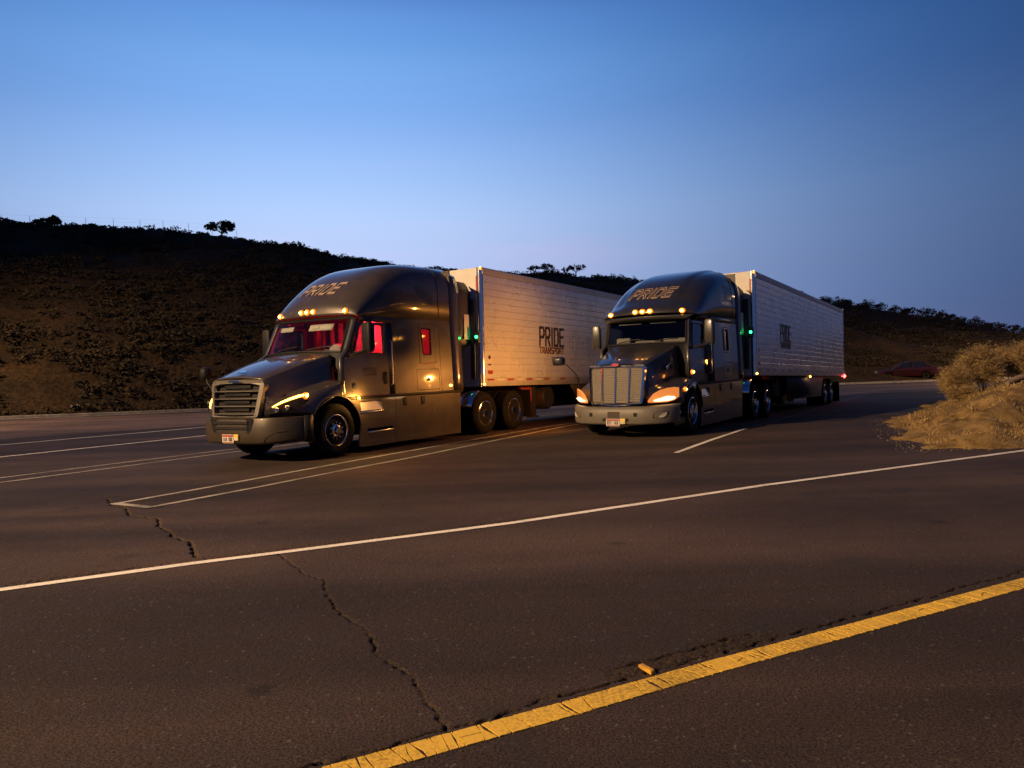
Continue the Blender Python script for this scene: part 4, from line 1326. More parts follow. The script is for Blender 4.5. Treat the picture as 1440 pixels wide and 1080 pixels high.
        if lock: holes.append(rpoly(lock, .05, 3))
        g = G(); g.plate([(sx0, 1.12), (sx0, zseam - .012), (sx1 + .006, zseam - .012), (sx1 + .006, 1.12)], holes, f2, .04)
        slw = g.build("sleeper_wall", paint, T, smooth=30)
        if lock:
            ins = [(x + (.012 if x < (lock[0][0] + lock[2][0]) / 2 else -.012), z + (.012 if z < (lock[0][1] + lock[2][1]) / 2 else -.012)) for x, z in lock]
            g = G(); g.plate(rpoly(ins, .045, 3), [], f2, .03); lk = g.build("locker_door", paint, slw, smooth=30)
            cx, cz = (lock[0][0] + lock[2][0]) / 2, (lock[0][1] + lock[2][1]) / 2
            g = G(); g.prism(rpoly([(cx - .07, cz - .035), (cx + .07, cz - .035), (cx + .07, cz + .035), (cx - .07, cz + .035)], .02), 'y', sy * (fs(cz) - .01), sy * (fs(cz) + .012)); g.build("latch", BLACK, lk, bevel=.004)
            g = G(); g.box(lock[0][0], lock[2][0], sy * (ys - .13), sy * (ys - .09), lock[0][1] - .03, lock[2][1] + .03); g.build("locker_back", BLACK, slw)
        if win:
            zc2 = [p[1] for p in win]; xc2 = [p[0] for p in win]
            fr = rpoly(S['sl_glass'], .04, 4)
            ins = [(x + (.012 if x < sum(xc2) / 4 else -.012), z + (.012 if z < sum(zc2) / 4 else -.012)) for x, z in win]
            g = G(); g.plate(rpoly(ins, .03, 3), [fr], lambda u, v, d, sy=sy: (u, sy * (fs(v) + .005 + d), v), .035); wf = g.build("sleeper_window", paint, slw, smooth=30)
            g = G(); g.plate(fr, [], lambda u, v, d, sy=sy: (u, sy * (fs(v) - .015 + d), v), .004); g.build("pane", S['glass'], wf, smooth=0)
            g = G(); lp = fr + fr[:1]; g.tube([(p[0], sy * (fs(p[1]) + .006), p[1]) for p in lp], .012, 5, False); g.build("pane_seal", BLACK, wf)
        g = G(); g.plate([(sx1 - .006, 1.12), (sx1 - .006, zseam - .012), (sx2, zseam - .012), (sx2, 1.12)], [], f2, .04)
        g.build("sleeper_wall", paint, T, smooth=30)
        # tall fairing closing the gap towards the trailer
        zt = S['fair_top']
        g = G(); P = []
        for x, bend in ((sx2 + .05, 0), (sx2 - .16, .012), (sx2 - .30, .004)):
            col = []
            for z in np.linspace(1.12, zt, 16):
                if z < zseam: y = fs(z)
                else:
                    n = dome.nfun(dome.x_end); h = min(.9995, (z - dome.zb) / (dome.zt(dome.x_end) - dome.zb)); y = dome.w * (1 - h ** n) ** (1 / n)
                    y = max(y, .72)
                col.append((x, sy * (y + bend - .004), z))
            P.append(col)
        g.grid(P); g.build("side_fairing", S['fair'], T, smooth=50, fix=False).modifiers.new("thick", 'SOLIDIFY').thickness = .02
        # belt line and chassis skirt
        g = G(); g.box(sx2 - .32, S['door_front'][0][1] - .02, sy * (ys - .06), sy * (ys - .008), 1.062, 1.118); g.build("belt_strip", BLACK, T, bevel=.006)
        arc = [(.655 * math.cos(a), .51 + .655 * math.sin(a)) for a in np.linspace(R(118), R(183), 12)]
        step = S['step']
        sk = arc + [(-.62, .15), (-.70, .12), (S['skirt_mid'] + .004, .12), (S['skirt_mid'] + .004, 1.055), (-.34, 1.055)]
        fk = lambda u, v, d, sy=sy: (u, sy * (ys - .012 - .02 * (1.0 - v) + d), v)
        g = G(); g.plate(sk, [rpoly(step, .03, 3), rpoly(S['step2'], .015, 3)], fk, .03)
        skirt = g.build("side_skirt", S['skirt'], T, smooth=30)
        for stp in (step, S['step2']):
            x0, x1 = min(p[0] for p in stp), max(p[0] for p in stp); z0, z1 = min(p[1] for p in stp), max(p[1] for p in stp)
            g = G(); g.box(x0, x1, sy * (ys - .30), sy * (ys - .005), z0 - .018, z0 + .012)
            st = g.build("step", POLISH, skirt, bevel=.006)
            g = G()
            if z1 - z0 > .1:
                g.add([(x0, sy * (ys - .07), z1), (x1, sy * (ys - .07), z1), (x1, sy * (ys - .025), z0 + .03), (x0, sy * (ys - .025), z0 + .03), (x0, sy * (ys - .10), z1), (x1, sy * (ys - .10), z1), (x1, sy * (ys - .055), z0 + .012), (x0, sy * (ys - .055), z0 + .012)],
                      [(0, 1, 2, 3), (4, 7, 6, 5), (0, 4, 5, 1), (3, 2, 6, 7), (0, 3, 7, 4), (1, 5, 6, 2)])
                g.build("kick_plate", BRUSHED, skirt)
            else:
                g.box(x0, x1, sy * (ys - .31), sy * (ys - .29), z0, z1); g.build("kick_plate", BLACK, skirt)
        g = G(); g.plate([(S['skirt_mid'] - .004, .12), (S['skirt_mid'] - .004, 1.055), (S['skirt_end'], 1.055), (S['skirt_end'], .12)], [], fk, .03)
        rear = g.build("side_skirt", S['skirt'], T, smooth=30)
        for xx in S['latches']:
            g = G(); g.prism(rpoly([(xx - .05, .86), (xx + .05, .86), (xx + .07, 1.03), (xx - .07, 1.03)], .025), 'y', sy * (ys - .05), sy * (ys + .0)); g.build("skirt_latch", BLACK, rear, bevel=.004)
    # back wall, floor, roof of the cab shell
    g = G(); g.box(S['sleeper'][2] - .03, S['sleeper'][2] + .01, -1.15, 1.15, 1.0, S['fair_top'] - .06); g.build("back_wall", S['fair'], T)
    g = G(); g.box(S['sleeper'][2] + .02, XB - .05, -1.185 if S['kind'] == 'a' else -1.05, 1.185 if S['kind'] == 'a' else 1.05, 1.04, 1.119); g.build("cab_floor", FABRIC_D, T)

    # ---------------- interior
    g = G(); g.loft([[(W['xb'] - .16 - .17 * abs(a) ** 2, y, z) for y, z in ((a * .98, 1.5), (a * .98, 1.99))] for a in np.linspace(-1, 1, 13)], closed=False)
    d0 = [(W['xb'] - .10 - W['bow'] * .8 * abs(a) ** 2.2, a * .96, W['zb'] - .06) for a in A]; d1 = [(W['xb'] - .62, a * 1.0, W['zb'] - .03) for a in A]; d2 = [(W['xb'] - .64, a * 1.0, 1.45) for a in A]
    g = G(); g.grid([d0, [((p[0] + q[0]) / 2, p[1], p[2] + .02) for p, q in zip(d0, d1)], d1, d2]); dash = g.build("dashboard", FABRIC_D, T, smooth=50, fix=False)
    for sy in (-1, 1):
        g = G(); g.loft([[(x, sy * .55 + y, z) for x, z in rpoly([(-1.15, 1.2), (-1.60, 1.2), (-1.78, 1.78), (-1.70, 2.0), (-1.58, 1.98), (-1.58, 1.75), (-1.50, 1.40), (-1.15, 1.38)], .05)] for y in (-.25, .25)])
        seat = g.build("seat", FABRIC_D, T, bevel=.02)
        g = G(); g.loft([[(x, sy * .55 + y, z) for x, z in rpoly([(-1.58, 2.0), (-1.70, 2.02), (-1.74, 2.18), (-1.64, 2.19)], .04)] for y in (-.14, .14)]); g.build("headrest", FABRIC_D, seat, bevel=.015)
    g = G(); pts = []
    c, ax = Vector((-1.02, .55, 1.93)), R(40)
    for q in range(25):
        a = 2 * math.pi * q / 24; pts.append((c.x - .22 * math.sin(a) * math.sin(ax), c.y + .22 * math.cos(a), c.z + .22 * math.sin(a) * math.cos(ax)))
    g.tube(pts, .016, 6, False); g.tube([pts[0], tuple(c), pts[12]], .014, 5); g.build("steering_wheel", BLACK, dash)
    for k, (yy, w, z0, z1, xx) in enumerate(S['cards']):
        P = [[(W['xb'] + (W['xt'] - W['xb']) * ((z - W['zb']) / (W['zt'] - W['zb'])) - W['bow'] * abs((yy + u) / W['hb']) ** 2.2 - xx, yy + u, z) for u in np.linspace(0, w, 7)] for z in (z0, z1)]
        g = G(); g.grid(P); g.build("sun_card" if z0 > 2.3 else "dash_paper", CARD, T, fix=False).modifiers.new("thick", 'SOLIDIFY').thickness = .006

    # ---------------- mirrors
    for sy in (-1, 1):
        mx, my, mz0, mz1 = S['mirror']; y0 = sy * my
        ring = rpoly([(mx - .075, -.115), (mx + .055, -.135), (mx + .075, .09), (mx - .045, .12)], .04, 3)
        g = G(); g.loft([[(mx + (x - mx) * q, y0 + y * q * sy, z) for x, y in ring] for z, q in ((mz0, .75), (mz0 + .04, .95), ((mz0 + mz1) / 2, 1.0), (mz1 - .04, .95), (mz1, .72))])
        mi = g.build("door_mirror", S['mir'], T, smooth=45)
        g = G(); g.box(mx - .085, mx - .070, y0 - .10, y0 + .10, mz0 + .06, mz1 - .06); g.build("mirror_glass", CHROME, mi)
        arm0 = (mx + .28, sy * (fd(1.95) - .01), 1.90)
        g = G(); g.tube([arm0, (mx + .08, y0 * .9 + sy * fd(2) * .1, mz0 + .02), (mx, y0, mz0 + .09)], [.035, .028, .026], 8); g.build("mirror_arm", S['mir'], mi)
    hm = S['hood_mirror']
    g = G(); g.tube(hm['arm'], .016, 8); a = g.build("hood_mirror", BLACK, T)
    g = G(); hx, hy, hz = hm['head']; rx, ry, rz = hm['size']
    rings = [[(hx + dx, hy + ry * q * math.cos(b), hz + rz * q * math.sin(b)) for b in [2 * math.pi * k / 20 for k in range(20)]] for dx, q in ((-rx, .80), (-rx * .6, .97), (0, 1.0), (rx * .7, .82), (rx, .45), (rx * 1.08, .05))]
    sq = hm['square']
    rings = [[(x, hy + math.copysign(abs((y - hy) / ry) ** sq, y - hy) * ry, hz + math.copysign(abs((z - hz) / rz) ** sq, z - hz) * rz) for x, y, z in r] for r in rings]
    g.loft(rings); g.build("mirror_head", S['mir'], a, smooth=50)

    # ---------------- chassis and wheels
    for sy in (-1, 1):
        g = G(); g.box(-7.1, 1.0, sy * .36, sy * .45, .62, .90); g.build("frame_rail", STEEL, T)
        wheel(T, .0, sy, .505, 'steer')
        for x in S['drives']:
            wheel(T, x, sy, .505 + gz(*tw(O, x, 1.2 * sy)), 'drive')
        g = G(); g.box(-7.12, -7.105, sy * .62, sy * 1.24, .28, 1.0); g.build("mud_flap", RUBBER, T)
        # quarter fender in front of the drive wheels
        x = S['drives'][0]
        g = G(); arc = [(x + .60 * math.cos(a), .50 + .60 * math.sin(a)) for a in np.linspace(R(18), R(75), 9)]
        g.grid([[(p[0], sy * y, p[1]) for p in arc] for y in (.64, 1.2)]); g.build("quarter_fender", POLISH, T, fix=False).modifiers.new("thick", 'SOLIDIFY').thickness = .008
    for x in [0.0] + list(S['drives']):
        g = G(); g.tube([(x, -1.0, .5), (x, 1.0, .5)], .075, 10); g.build("axle", STEEL, T)
    g = G(); g.box(-5.9, -5.1, -.55, .55, .98, 1.06); g.box(-6.5, -5.7, -.30, .30, 1.0, 1.05); g.build("fifth_wheel", STEEL, T, bevel=.01)
    g = G(); g.box(-4.05, -.75, -1.05, 1.05, .35, .96); g.build("fuel_tank", STEEL, T, bevel=.08)
    g = G(); g.tube([(-4.0, .12, 1.6), (-4.35, .2, 1.25), (-4.7, .1, 1.5)], .02, 6); g.tube([(-4.0, 0, 1.65), (-4.4, -.05, 1.2), (-4.75, -.1, 1.5)], .02, 6); g.build("air_hose", EMBLEM_R if S['kind'] == 'a' else BLACK, T)
    return root, dome


# ------------------------------------------------------------------ first truck (red light in the cab)
domeA = Dome([(-.50, 2.74), (-.53, 2.87), (-.60, 2.99), (-.80, 3.20), (-1.05, 3.40), (-1.45, 3.65), (-1.90, 3.83), (-2.4, 3.92), (-2.9, 3.95), (-3.4, 3.96), (-3.86, 3.95)],
             2.70, 1.168, .20, -3.86, lambda x: 3.0 + 2.2 * min(1, max(0, (-.5 - x) / 1.6)))
SA = dict(kind='a', paint=PAINT, yd=1.222, ys=1.222, zseam=2.72, hood_back=-.20, zbump=.84,
          zc=[(0, 1.565), (.25, 1.70), (.5, 1.82), (.75, 1.92), (1, 2.0)], zf=[(0, 1.06), (.3, 1.22), (.6, 1.33), (1, 1.44)], sh=(.66, .93),
          xfront=[(0, 1.30), (.4, 1.285), (.62, 1.25), (.75, 1.19), (.92, 1.06), (1.10, .86), (1.2, .66), (1.228, .58)],
          ws=dict(xb=-.24, zb=2.03, xt=-.56, zt=2.665, hb=1.05, ht=1.0, bow=.12), glass=GLASS, pillar=TRIM, header=TRIM, jamb=TRIM, fair=PAINT, skirt=PAINT, mir=BLACK,
          door_front=[(1.1, -.26), (1.78, -.26), (1.98, -.46), (2.66, -.75)],
          door=[(-.265, 1.125), (-.265, 1.80), (-.40, 1.92), (-.48, 1.98), (-.73, 2.585), (-1.54, 2.585), (-1.54, 1.125)],
          door_win=[(-.56, 1.985), (-.77, 2.54), (-1.43, 2.54), (-1.43, 1.95)], door_back=-1.545, handle=(-1.43, 1.46),
          sleeper=(-1.72, -3.30, -3.80), sl_win=[(-2.57, 1.74), (-2.57, 2.62), (-3.15, 2.62), (-3.15, 1.74)], sl_glass=[(-2.70, 1.93), (-2.66, 2.50), (-2.98, 2.50), (-2.98, 1.93)],
          locker=[(-2.44, 1.16), (-2.44, 1.62), (-3.24, 1.62), (-3.24, 1.16)], strip_x=[-.80, -1.2, -1.6, -1.7, -2.4, -3.1, -3.80], roofwin=[(-2.52, 3.42), (-2.62, 3.20), (-3.12, 3.02), (-3.10, 3.20), (-2.80, 3.42)],
          dome=domeA, roof_seams=(-3.32,), fair_top=3.93, mk=(.17, .93), mk_z=2.83, mk_drop=.02, mk_st=1.0, word_z=3.21,
          step=[(-.70, .80), (-.66, 1.02), (-1.30, 1.02), (-1.34, .80)], step2=[(-.86, .40), (-.86, .47), (-1.62, .47), (-1.62, .40)], skirt_mid=-1.72, skirt_end=-4.0, latches=(-2.02, -2.62),
          cards=[(.02, .62, 2.45, 2.575, .06), (.10, .20, 2.49, 2.56, .052), (-.92, .45, 2.47, 2.565, .06)],
          mirror=(-.70, 1.45, 1.98, 2.56), drives=(-5.02, -6.33),
          hood_mirror=dict(arm=[(.98, -1.02, 1.28), (.98, -1.22, 1.48), (.96, -1.30, 1.62)], head=(.95, -1.32, 1.66), size=(.09, .105, .13), square=.8))
truckA, _ = tractor("semi_truck", O1, SA)
tag(truckA, "grey long-nose semi truck with red light glowing inside its cab", "truck")


def grille_fn(zb, zt, xb, xt, bow):
    L = math.hypot(xt - xb, zt - zb); ux, uz = (xt - xb) / L, (zt - zb) / L

    def fn(u, v, d):      # u across (y), v up the slanted face, d outwards
        return (xb + ux * v + uz * d - bow * u * u, u, zb + uz * v - ux * d)
    return fn, L


# grille with four slats
fn, L = grille_fn(.84, 1.545, 1.395, 1.30, .13)
outer = [(-.63, 0), (.63, 0), (.73, L * .86), (.66, L * .96), (.40, L), (-.40, L), (-.66, L * .96), (-.73, L * .86)]
inner = [(-.555, .035), (.555, .035), (.635, L * .82), (.40, L * .865), (-.40, L * .865), (-.635, L * .82)]
sub = lambda poly: [(a[0] + (b[0] - a[0]) * q / 6, a[1] + (b[1] - a[1]) * q / 6) for a, b in zip(poly, poly[1:] + poly[:1]) for q in range(6)]
g = G(); g.plate(sub(rpoly(outer, .05, 3)), [sub(rpoly(inner, .03, 3))], fn, .11)
gf = g.build("grille", GRILLE_S, truckA, smooth=40)
for k in range(4):
    v0 = .05 + k * (L * .80 - .02) / 4 + .0; hw = .555 + .08 * v0 / (L * .82)
    g = G(); us = np.linspace(-hw - .01, hw + .01, 15)
    g.loft([[fn(u, v0 - .006, -.035), fn(u, v0 + .006, .002), fn(u, v0 + .018, -.004), fn(u, v0 + .022, -.075)] for u in us]); g.build("slat", GRILLE_S, gf)
g = G(); g.grid([[fn(u, v, -.10) for u in np.linspace(-.66, .66, 9)] for v in (.0, L * .5, L * .95)]); g.build("radiator_screen", DARKMESH, gf, fix=False)
for k in range(4):      # darker crosspieces behind the slats
    v0 = .12 + k * (L * .80 - .02) / 4
    g = G(); g.loft([[fn(u, v0, -.085), fn(u, v0, -.06), fn(u, v0 + .06, -.06), fn(u, v0 + .06, -.085)] for u in np.linspace(-.36, .36, 9)]); g.build("shutter", BLACK, gf)
g = G(); g.prism([(-.16, 0)] + [(-.16, .035), (.16, .035), (.16, 0)], 'z', 0, .0); g = G()
g.loft([[fn(u, L * .895, -.002), fn(u, L * .895, .012), fn(u, L * .945, .012), fn(u, L * .945, -.002)] for u in np.linspace(-.15, .15, 5)]); g.build("emblem_bar", CHROME, gf, bevel=.003)
# hood badge
g = G(); g.loft([[(1.12 + dx, y * q, 1.660 + .03 * dz) for y in (-.10, .10)] + [(1.12 + dx, y * q, 1.664 + .05 * dz) for y in (.10, -.10)] for dx, q, dz in ((.06, .75, -.6), (.0, 1, 0), (-.05, .6, .5))]); g.build("hood_badge", CHROME, truckA, bevel=.004)
# bumper
PLAN = [(0, 1.425), (.5, 1.41), (.78, 1.35), (.98, 1.22), (1.12, 1.04), (1.20, .86), (1.222, .78)]
YS = [-1.222, -1.21, -1.19, -1.14, -1.07, -.98, -.88, -.78, -.65, -.5, -.3, -.1, .1, .3, .5, .65, .78, .88, .98, 1.07, 1.14, 1.19, 1.21, 1.222]
ROWS = [(.345, -.10), (.36, -.03), (.40, .0), (.55, .008), (.62, .005), (.80, -.004), (.825, -.02), (.83, -.06)]
g = G(); g.grid([[(smooth_interp(abs(y), PLAN) + dx, y, z + (.10 * max(0, abs(y) - .55) ** 2 if z < .5 else 0)) for y in YS] for z, dx in ROWS])
bp = g.build("bumper", SILVER, truckA, smooth=50, fix=False); bp.modifiers.new("thick", 'SOLIDIFY').thickness = .02
g = G(); g.plate(sub(rpoly([(-.50, .555), (.50, .555), (.60, .82), (-.60, .82)], .04)), [], lambda u, v, d: (smooth_interp(abs(u), PLAN) + .012 + d, u, v), .01)
lg = g.build("lower_intake", BLACK, bp, smooth=0)
for k in range(2):
    g = G(); z = .615 + k * .095
    g.loft([[(smooth_interp(abs(u), PLAN) + .012, u, z), (smooth_interp(abs(u), PLAN) + .026, u, z + .01), (smooth_interp(abs(u), PLAN) + .026, u, z + .05), (smooth_interp(abs(u), PLAN) + .012, u, z + .055)] for u in np.linspace(-.47, .47, 9)]); g.build("intake_slat", DARKMESH, lg)
license_plate(bp, 1.452, -.06, .455, 5)
for sy in (-1, 1):     # curved crease in each bumper end
    g = G(); g.tube([(smooth_interp(y_, PLAN) + .004, sy * y_, z_) for y_, z_ in ((.78, .40), (.82, .47), (.90, .53), (1.0, .565), (1.10, .58))], .009, 6); g.build('bumper_crease', BLACK, bp)
for sy in (-1, 1):     # black corner piece between bumper and wheel
    g = G(); g.grid([[(x, sy * (1.215 + .01 * math.sin(q)), z) for z in (.36, .84)] for q, x in enumerate((.80, .68, .60))]); g.build("bumper_end", BLACK, bp, fix=False).modifiers.new("thick", 'SOLIDIFY').thickness = .02
    # headlight: lens, amber strip, two projector lamps
    path = [(1.235, .70, .895, .93), (1.16, .83, .895, 1.03), (1.05, .95, .90, 1.11), (.93, 1.06, .93, 1.17), (.80, 1.15, .99, 1.215), (.66, 1.213, 1.10, 1.235)]
    nrm3 = lambda k: Vector((.75, .66 * sy, .0)).normalized()
    g = G(); g.grid([[(p[0] + .035, sy * (p[1] + .030), p[2] + (p[3] - p[2]) * q) for q in (0, .5, 1)] for p in path])
    hl = g.build("headlight", mat("headlight_housing", (.07, .065, .06), .25, metal=.5, var=.2), truckA, smooth=60, fix=False)
    g = G(); g.grid([[(p[0] + .052, sy * (p[1] + .045), p[2] + (p[3] - p[2]) * q) for q in (0, .5, 1)] for p in path]); g.build("lens", LENS, hl, smooth=60, fix=False)
    g = G(); g.tube([(p[0] + .045, sy * (p[1] + .038), p[3] - .018) for p in path[1:]], [.012, .018, .022, .024, .020], 6); g.build("turn_signal", AMBER_LO, hl)
    lamp_dome(hl, (.735, sy * 1.222, 1.19), 'y', .042, sy, AMBER, "signal_bulb")
    for (lx2, ly2, lz2) in ((1.13, .885, .955), (1.0, 1.015, .99)):
        g = G(); g.lathe([(.055, -.02), (.055, .0), (.045, .018), (.0, .028)], (lx2 + .035, sy * (ly2 + .03), lz2), 'x', 18); g.build("projector", CHROME, hl)
    # side marker lamps
    lamp_dome(truckA, (-.60, sy * 1.230, 1.085), 'y', .028, sy, AMBER, "side_marker")
    lamp_dome(truckA, (-3.62, sy * (1.222 - .035 * .15 + .012), 1.23), 'y', .026, sy, AMBER_LO, "side_marker")
# the lit side marker washes the steps below it
ld = bpy.data.lights.new("side_marker_light", 'POINT'); ld.energy = 30; ld.color = (1.0, .45, .08); ld.shadow_soft_size = .03
lo = bpy.data.objects.new("side_marker_light", ld); COL.objects.link(lo); lo.parent = truckA; lo.location = (-.60, 1.36, 1.10)
# words on the doors, small door badge
for sy in (-1, 1):
    dirx = -1 if sy > 0 else 1; x0 = -.80 if sy > 0 else -1.22
    fnd = lambda u, v, d, sy=sy, dirx=dirx, x0=x0: (x0 + dirx * u, sy * (1.222 - .035 * (v + 1.58 - 1.1) + d), 1.58 + v)
    letters("PRIDE", .068, .085, .03, .020, 0, fnd, .003).build("door_lettering", DECAL, truckA, smooth=0)
    fnd2 = lambda u, v, d, sy=sy, dirx=dirx, x0=x0: (x0 + dirx * u, sy * (1.222 - .035 * (v + 1.52 - 1.1) + d), 1.52 + v)
    letters("TRANSPORT", .028, .026, .017, .008, 0, fnd2, .003).build("door_lettering", DECAL, truckA, smooth=0)
    g = G(); g.lathe([(.05, .0), (.05, .012), (.0, .016)], (-.52, sy * 1.222, 1.30), 'y', 18, sy); g.build("fuel_badge", TRIM, truckA)
# red cabin light: two lamps under the headliner, pale curtain behind the seats
RED_L = mat("red_cabin_lamp", (.8, .1, .1), .4, emit=(1.0, .02, .05), estr=18)
for x, y, z, e in ((-1.55, .72, 2.62, 100), (-2.75, .2, 2.7, 60)):
    g = G(); g.box(x - .12, x + .12, y - .05, y + .05, z, z + .03); lampo = g.build("cabin_lamp", RED_L, truckA, bevel=.008)
    ld = bpy.data.lights.new("cabin_lamp_light", 'POINT'); ld.energy = e; ld.color = (1.0, .012, .022); ld.shadow_soft_size = .08
    lo = bpy.data.objects.new("cabin_lamp_light", ld); COL.objects.link(lo); lo.parent = lampo; lo.location = (x, y, z - .06)
g = G()
P = []
for j in range(2):
    P.append([(-1.88 + .03 * math.sin(k * 1.3), -1.05 + 2.1 * k / 40, (1.15, 2.68)[j]) for k in range(41)])
g.grid(P); g.build("curtain", FABRIC, truckA, fix=False).modifiers.new("thick", 'SOLIDIFY').thickness = .01
g = G(); g.box(-3.72, -3.70, -1.1, 1.1, 1.15, 3.0); g.build("sleeper_lining", FABRIC, truckA)
g = G(); g.loft([[(-2.95 + .45 * q, .70 + .25 * w_, 1.72 + h) for w_, h in ((0, 0), (1, 0), (.95, .30), (.5, .42 - .1 * q), (.1, .3))] for q in (0, .5, 1)]); g.build("pillow", FABRIC_D, truckA, bevel=.03)
g = G(); g.box(-3.7, -2.1, -1.0, .9, 1.12, 1.72); g.build("bunk", FABRIC, truckA, bevel=.05)
g = G(); g.loft([[(-1.0 - .1 * q, .05 + .35 * w_, 1.99 + h) for w_, h in ((0, 0), (1, 0), (.95, .16), (.55, .22), (.1, .13))] for q in (0, 1.5)]); g.build("folded_jacket", FABRIC, truckA, bevel=.03)

# ------------------------------------------------------------------ second truck (headlights on)
domeB = Dome([(-.24, 2.72), (-.27, 2.80), (-.40, 2.90), (-.66, 3.03), (-.90, 3.20), (-1.2, 3.40), (-1.6, 3.58), (-2.1, 3.73), (-2.7, 3.85), (-3.2, 3.92), (-3.62, 3.94), (-3.84, 3.92)],
             2.66, 1.165, .34, -3.84, lambda x: 2.7 + 1.8 * min(1, max(0, (-.5 - x) / 2.0)), ridge=.035)
SB = dict(kind='b', paint=PAINT2, yd=1.10, ys=1.215, zseam=2.66, hood_back=-.22, zbump=.70,
          zc=[(0, 1.575), (.2, 1.69), (.45, 1.80), (.75, 1.93), (1, 2.04)], zf=[(0, 1.02), (.25, 1.12), (.55, 1.22), (.8, 1.24), (1, 1.16)], sh=(.60, .80),
          xfront=[(0, 1.32), (.4, 1.28), (.60, 1.23), (.70, 1.17), (.92, 1.05), (1.10, .88), (1.2, .70), (1.228, .62)],
          ws=dict(xb=-.27, zb=2.055, xt=-.42, zt=2.62, hb=.97, ht=.94, bow=.12), glass=GLASS_T, pillar=TRIM, header=TRIM, jamb=TRIM, fair=PAINT2, skirt=PAINT2, mir=TRIM,
          door_front=[(1.1, -.30), (1.82, -.30), (2.0, -.42), (2.66, -.58)],
          door=[(-.305, 1.125), (-.305, 1.82), (-.38, 1.93), (-.44, 2.02), (-.56, 2.53), (-1.52, 2.53), (-1.52, 1.125)],
          door_win=[(-.50, 1.95), (-.60, 2.475), (-1.38, 2.475), (-1.38, 1.90)], door_back=-1.525, handle=(-1.40, 1.42),
          sleeper=(-1.66, -3.30, -3.78), sl_win=[(-2.45, 1.78), (-2.45, 2.42), (-2.95, 2.42), (-2.95, 1.78)], sl_glass=[(-2.52, 1.85), (-2.52, 2.36), (-2.88, 2.36), (-2.88, 1.85)],
          locker=[(-2.35, 1.16), (-2.35, 1.55), (-3.2, 1.55), (-3.2, 1.16)], strip_x=[-.78, -1.2, -1.55, -1.64, -2.4, -3.1, -3.78], roofwin=[(-2.75, 3.5), (-2.80, 3.1), (-3.35, 3.08), (-3.30, 3.45)],
          dome=domeB, roof_seams=(-3.40,), fair_top=3.91, mk=(.18, .88), mk_z=2.775, mk_drop=.02, mk_st=1.25, word_z=3.13,
          step=[(-.72, .78), (-.70, .98), (-1.25, .98), (-1.28, .78)], step2=[(-.85, .40), (-.85, .47), (-1.55, .47), (-1.55, .40)], skirt_mid=-1.70, skirt_end=-4.0, latches=(-2.1, -3.0),
          cards=[(-.90, .42, 2.075, 2.20, .30), (-.35, .62, 2.06, 2.115, .34), (.35, .55, 2.06, 2.15, .33), (-.70, .60, 2.50, 2.53, .04), (.10, .62, 2.50, 2.535, .04)],
          mirror=(-.72, 1.42, 1.96, 2.54), drives=(-5.20, -6.52),
          hood_mirror=dict(arm=[(.80, -1.16, 1.15), (.80, -1.17, 1.28), (.82, -1.24, 1.42), (.82, -1.44, 1.60), (.82, -1.58, 1.66)], head=(.82, -1.66, 1.70), size=(.09, .155, .105), square=.55))
truckB, _ = tractor("semi_truck", O2, SB)
tag(truckB, "dark slate semi truck with headlights on and tall mesh grille", "truck")
# tall grille, four mesh panels between bright bars
fn, L = grille_fn(.685, 1.565, 1.425, 1.335, .17)
outer = [(-.60, .06), (0, -.01), (.60, .06), (.655, L * .93), (.62, L), (.0, L * 1.02), (-.62, L), (-.655, L * .93)]
inner = [(-.555, .10), (0, .035), (.555, .10), (.60, L * .90), (.58, L * .935), (0, L * .95), (-.58, L * .935), (-.60, L * .90)]
g = G(); g.plate(sub(rpoly(outer, .04, 3)), [sub(rpoly(inner, .02, 3))], fn, .10)
gf = g.build("grille", CHROME, truckB, smooth=40)
g = G(); g.grid([[fn(u, v, -.11) for u in np.linspace(-.62, .62, 11)] for v in (.02, L * .5, L * .97)]); g.build("radiator_screen", BLACK, gf, fix=False)
bars = [-.60, -.30, 0, .30, .60]
for k in range(3):
    u = bars[k + 1]; lo = .05 + .09 * abs(u) ** 1; g = G()
    g.loft([[fn(u * (1 + .07 * v / L) - .016, v, -.05), fn(u * (1 + .07 * v / L) - .012, v, .004), fn(u * (1 + .07 * v / L) + .012, v, .004), fn(u * (1 + .07 * v / L) + .016, v, -.05)] for v in np.linspace(lo, L * .93, 7)]); g.build("grille_bar", CHROME, gf)
for k in range(4):
    u0, u1 = bars[k], bars[k + 1]
    lo = .06 + .07 * abs((u0 + u1) / 2)
    g = G(); g.grid([[fn((u0 + (u1 - u0) * q) * (1 + .07 * v / L) * .985, v, -.028) for q in np.linspace(0, 1, 4)] for v in np.linspace(lo, L * .935, 9)])
    pm = g.build("mesh_panel", MESH, gf, smooth=60, fix=False)
    for r_ in range(17):
        v = lo + (L * .935 - lo) * (r_ + .5) / 17; g = G()
        g.loft([[fn((u0 + (u1 - u0) * q) * (1 + .07 * v / L) * .985, v + a, d) for a, d in ((-.009, -.027), (-.003, -.018), (.006, -.018), (.010, -.027))] for q in np.linspace(.02, .98, 4)]); g.build("mesh_louver", MESH, pm)
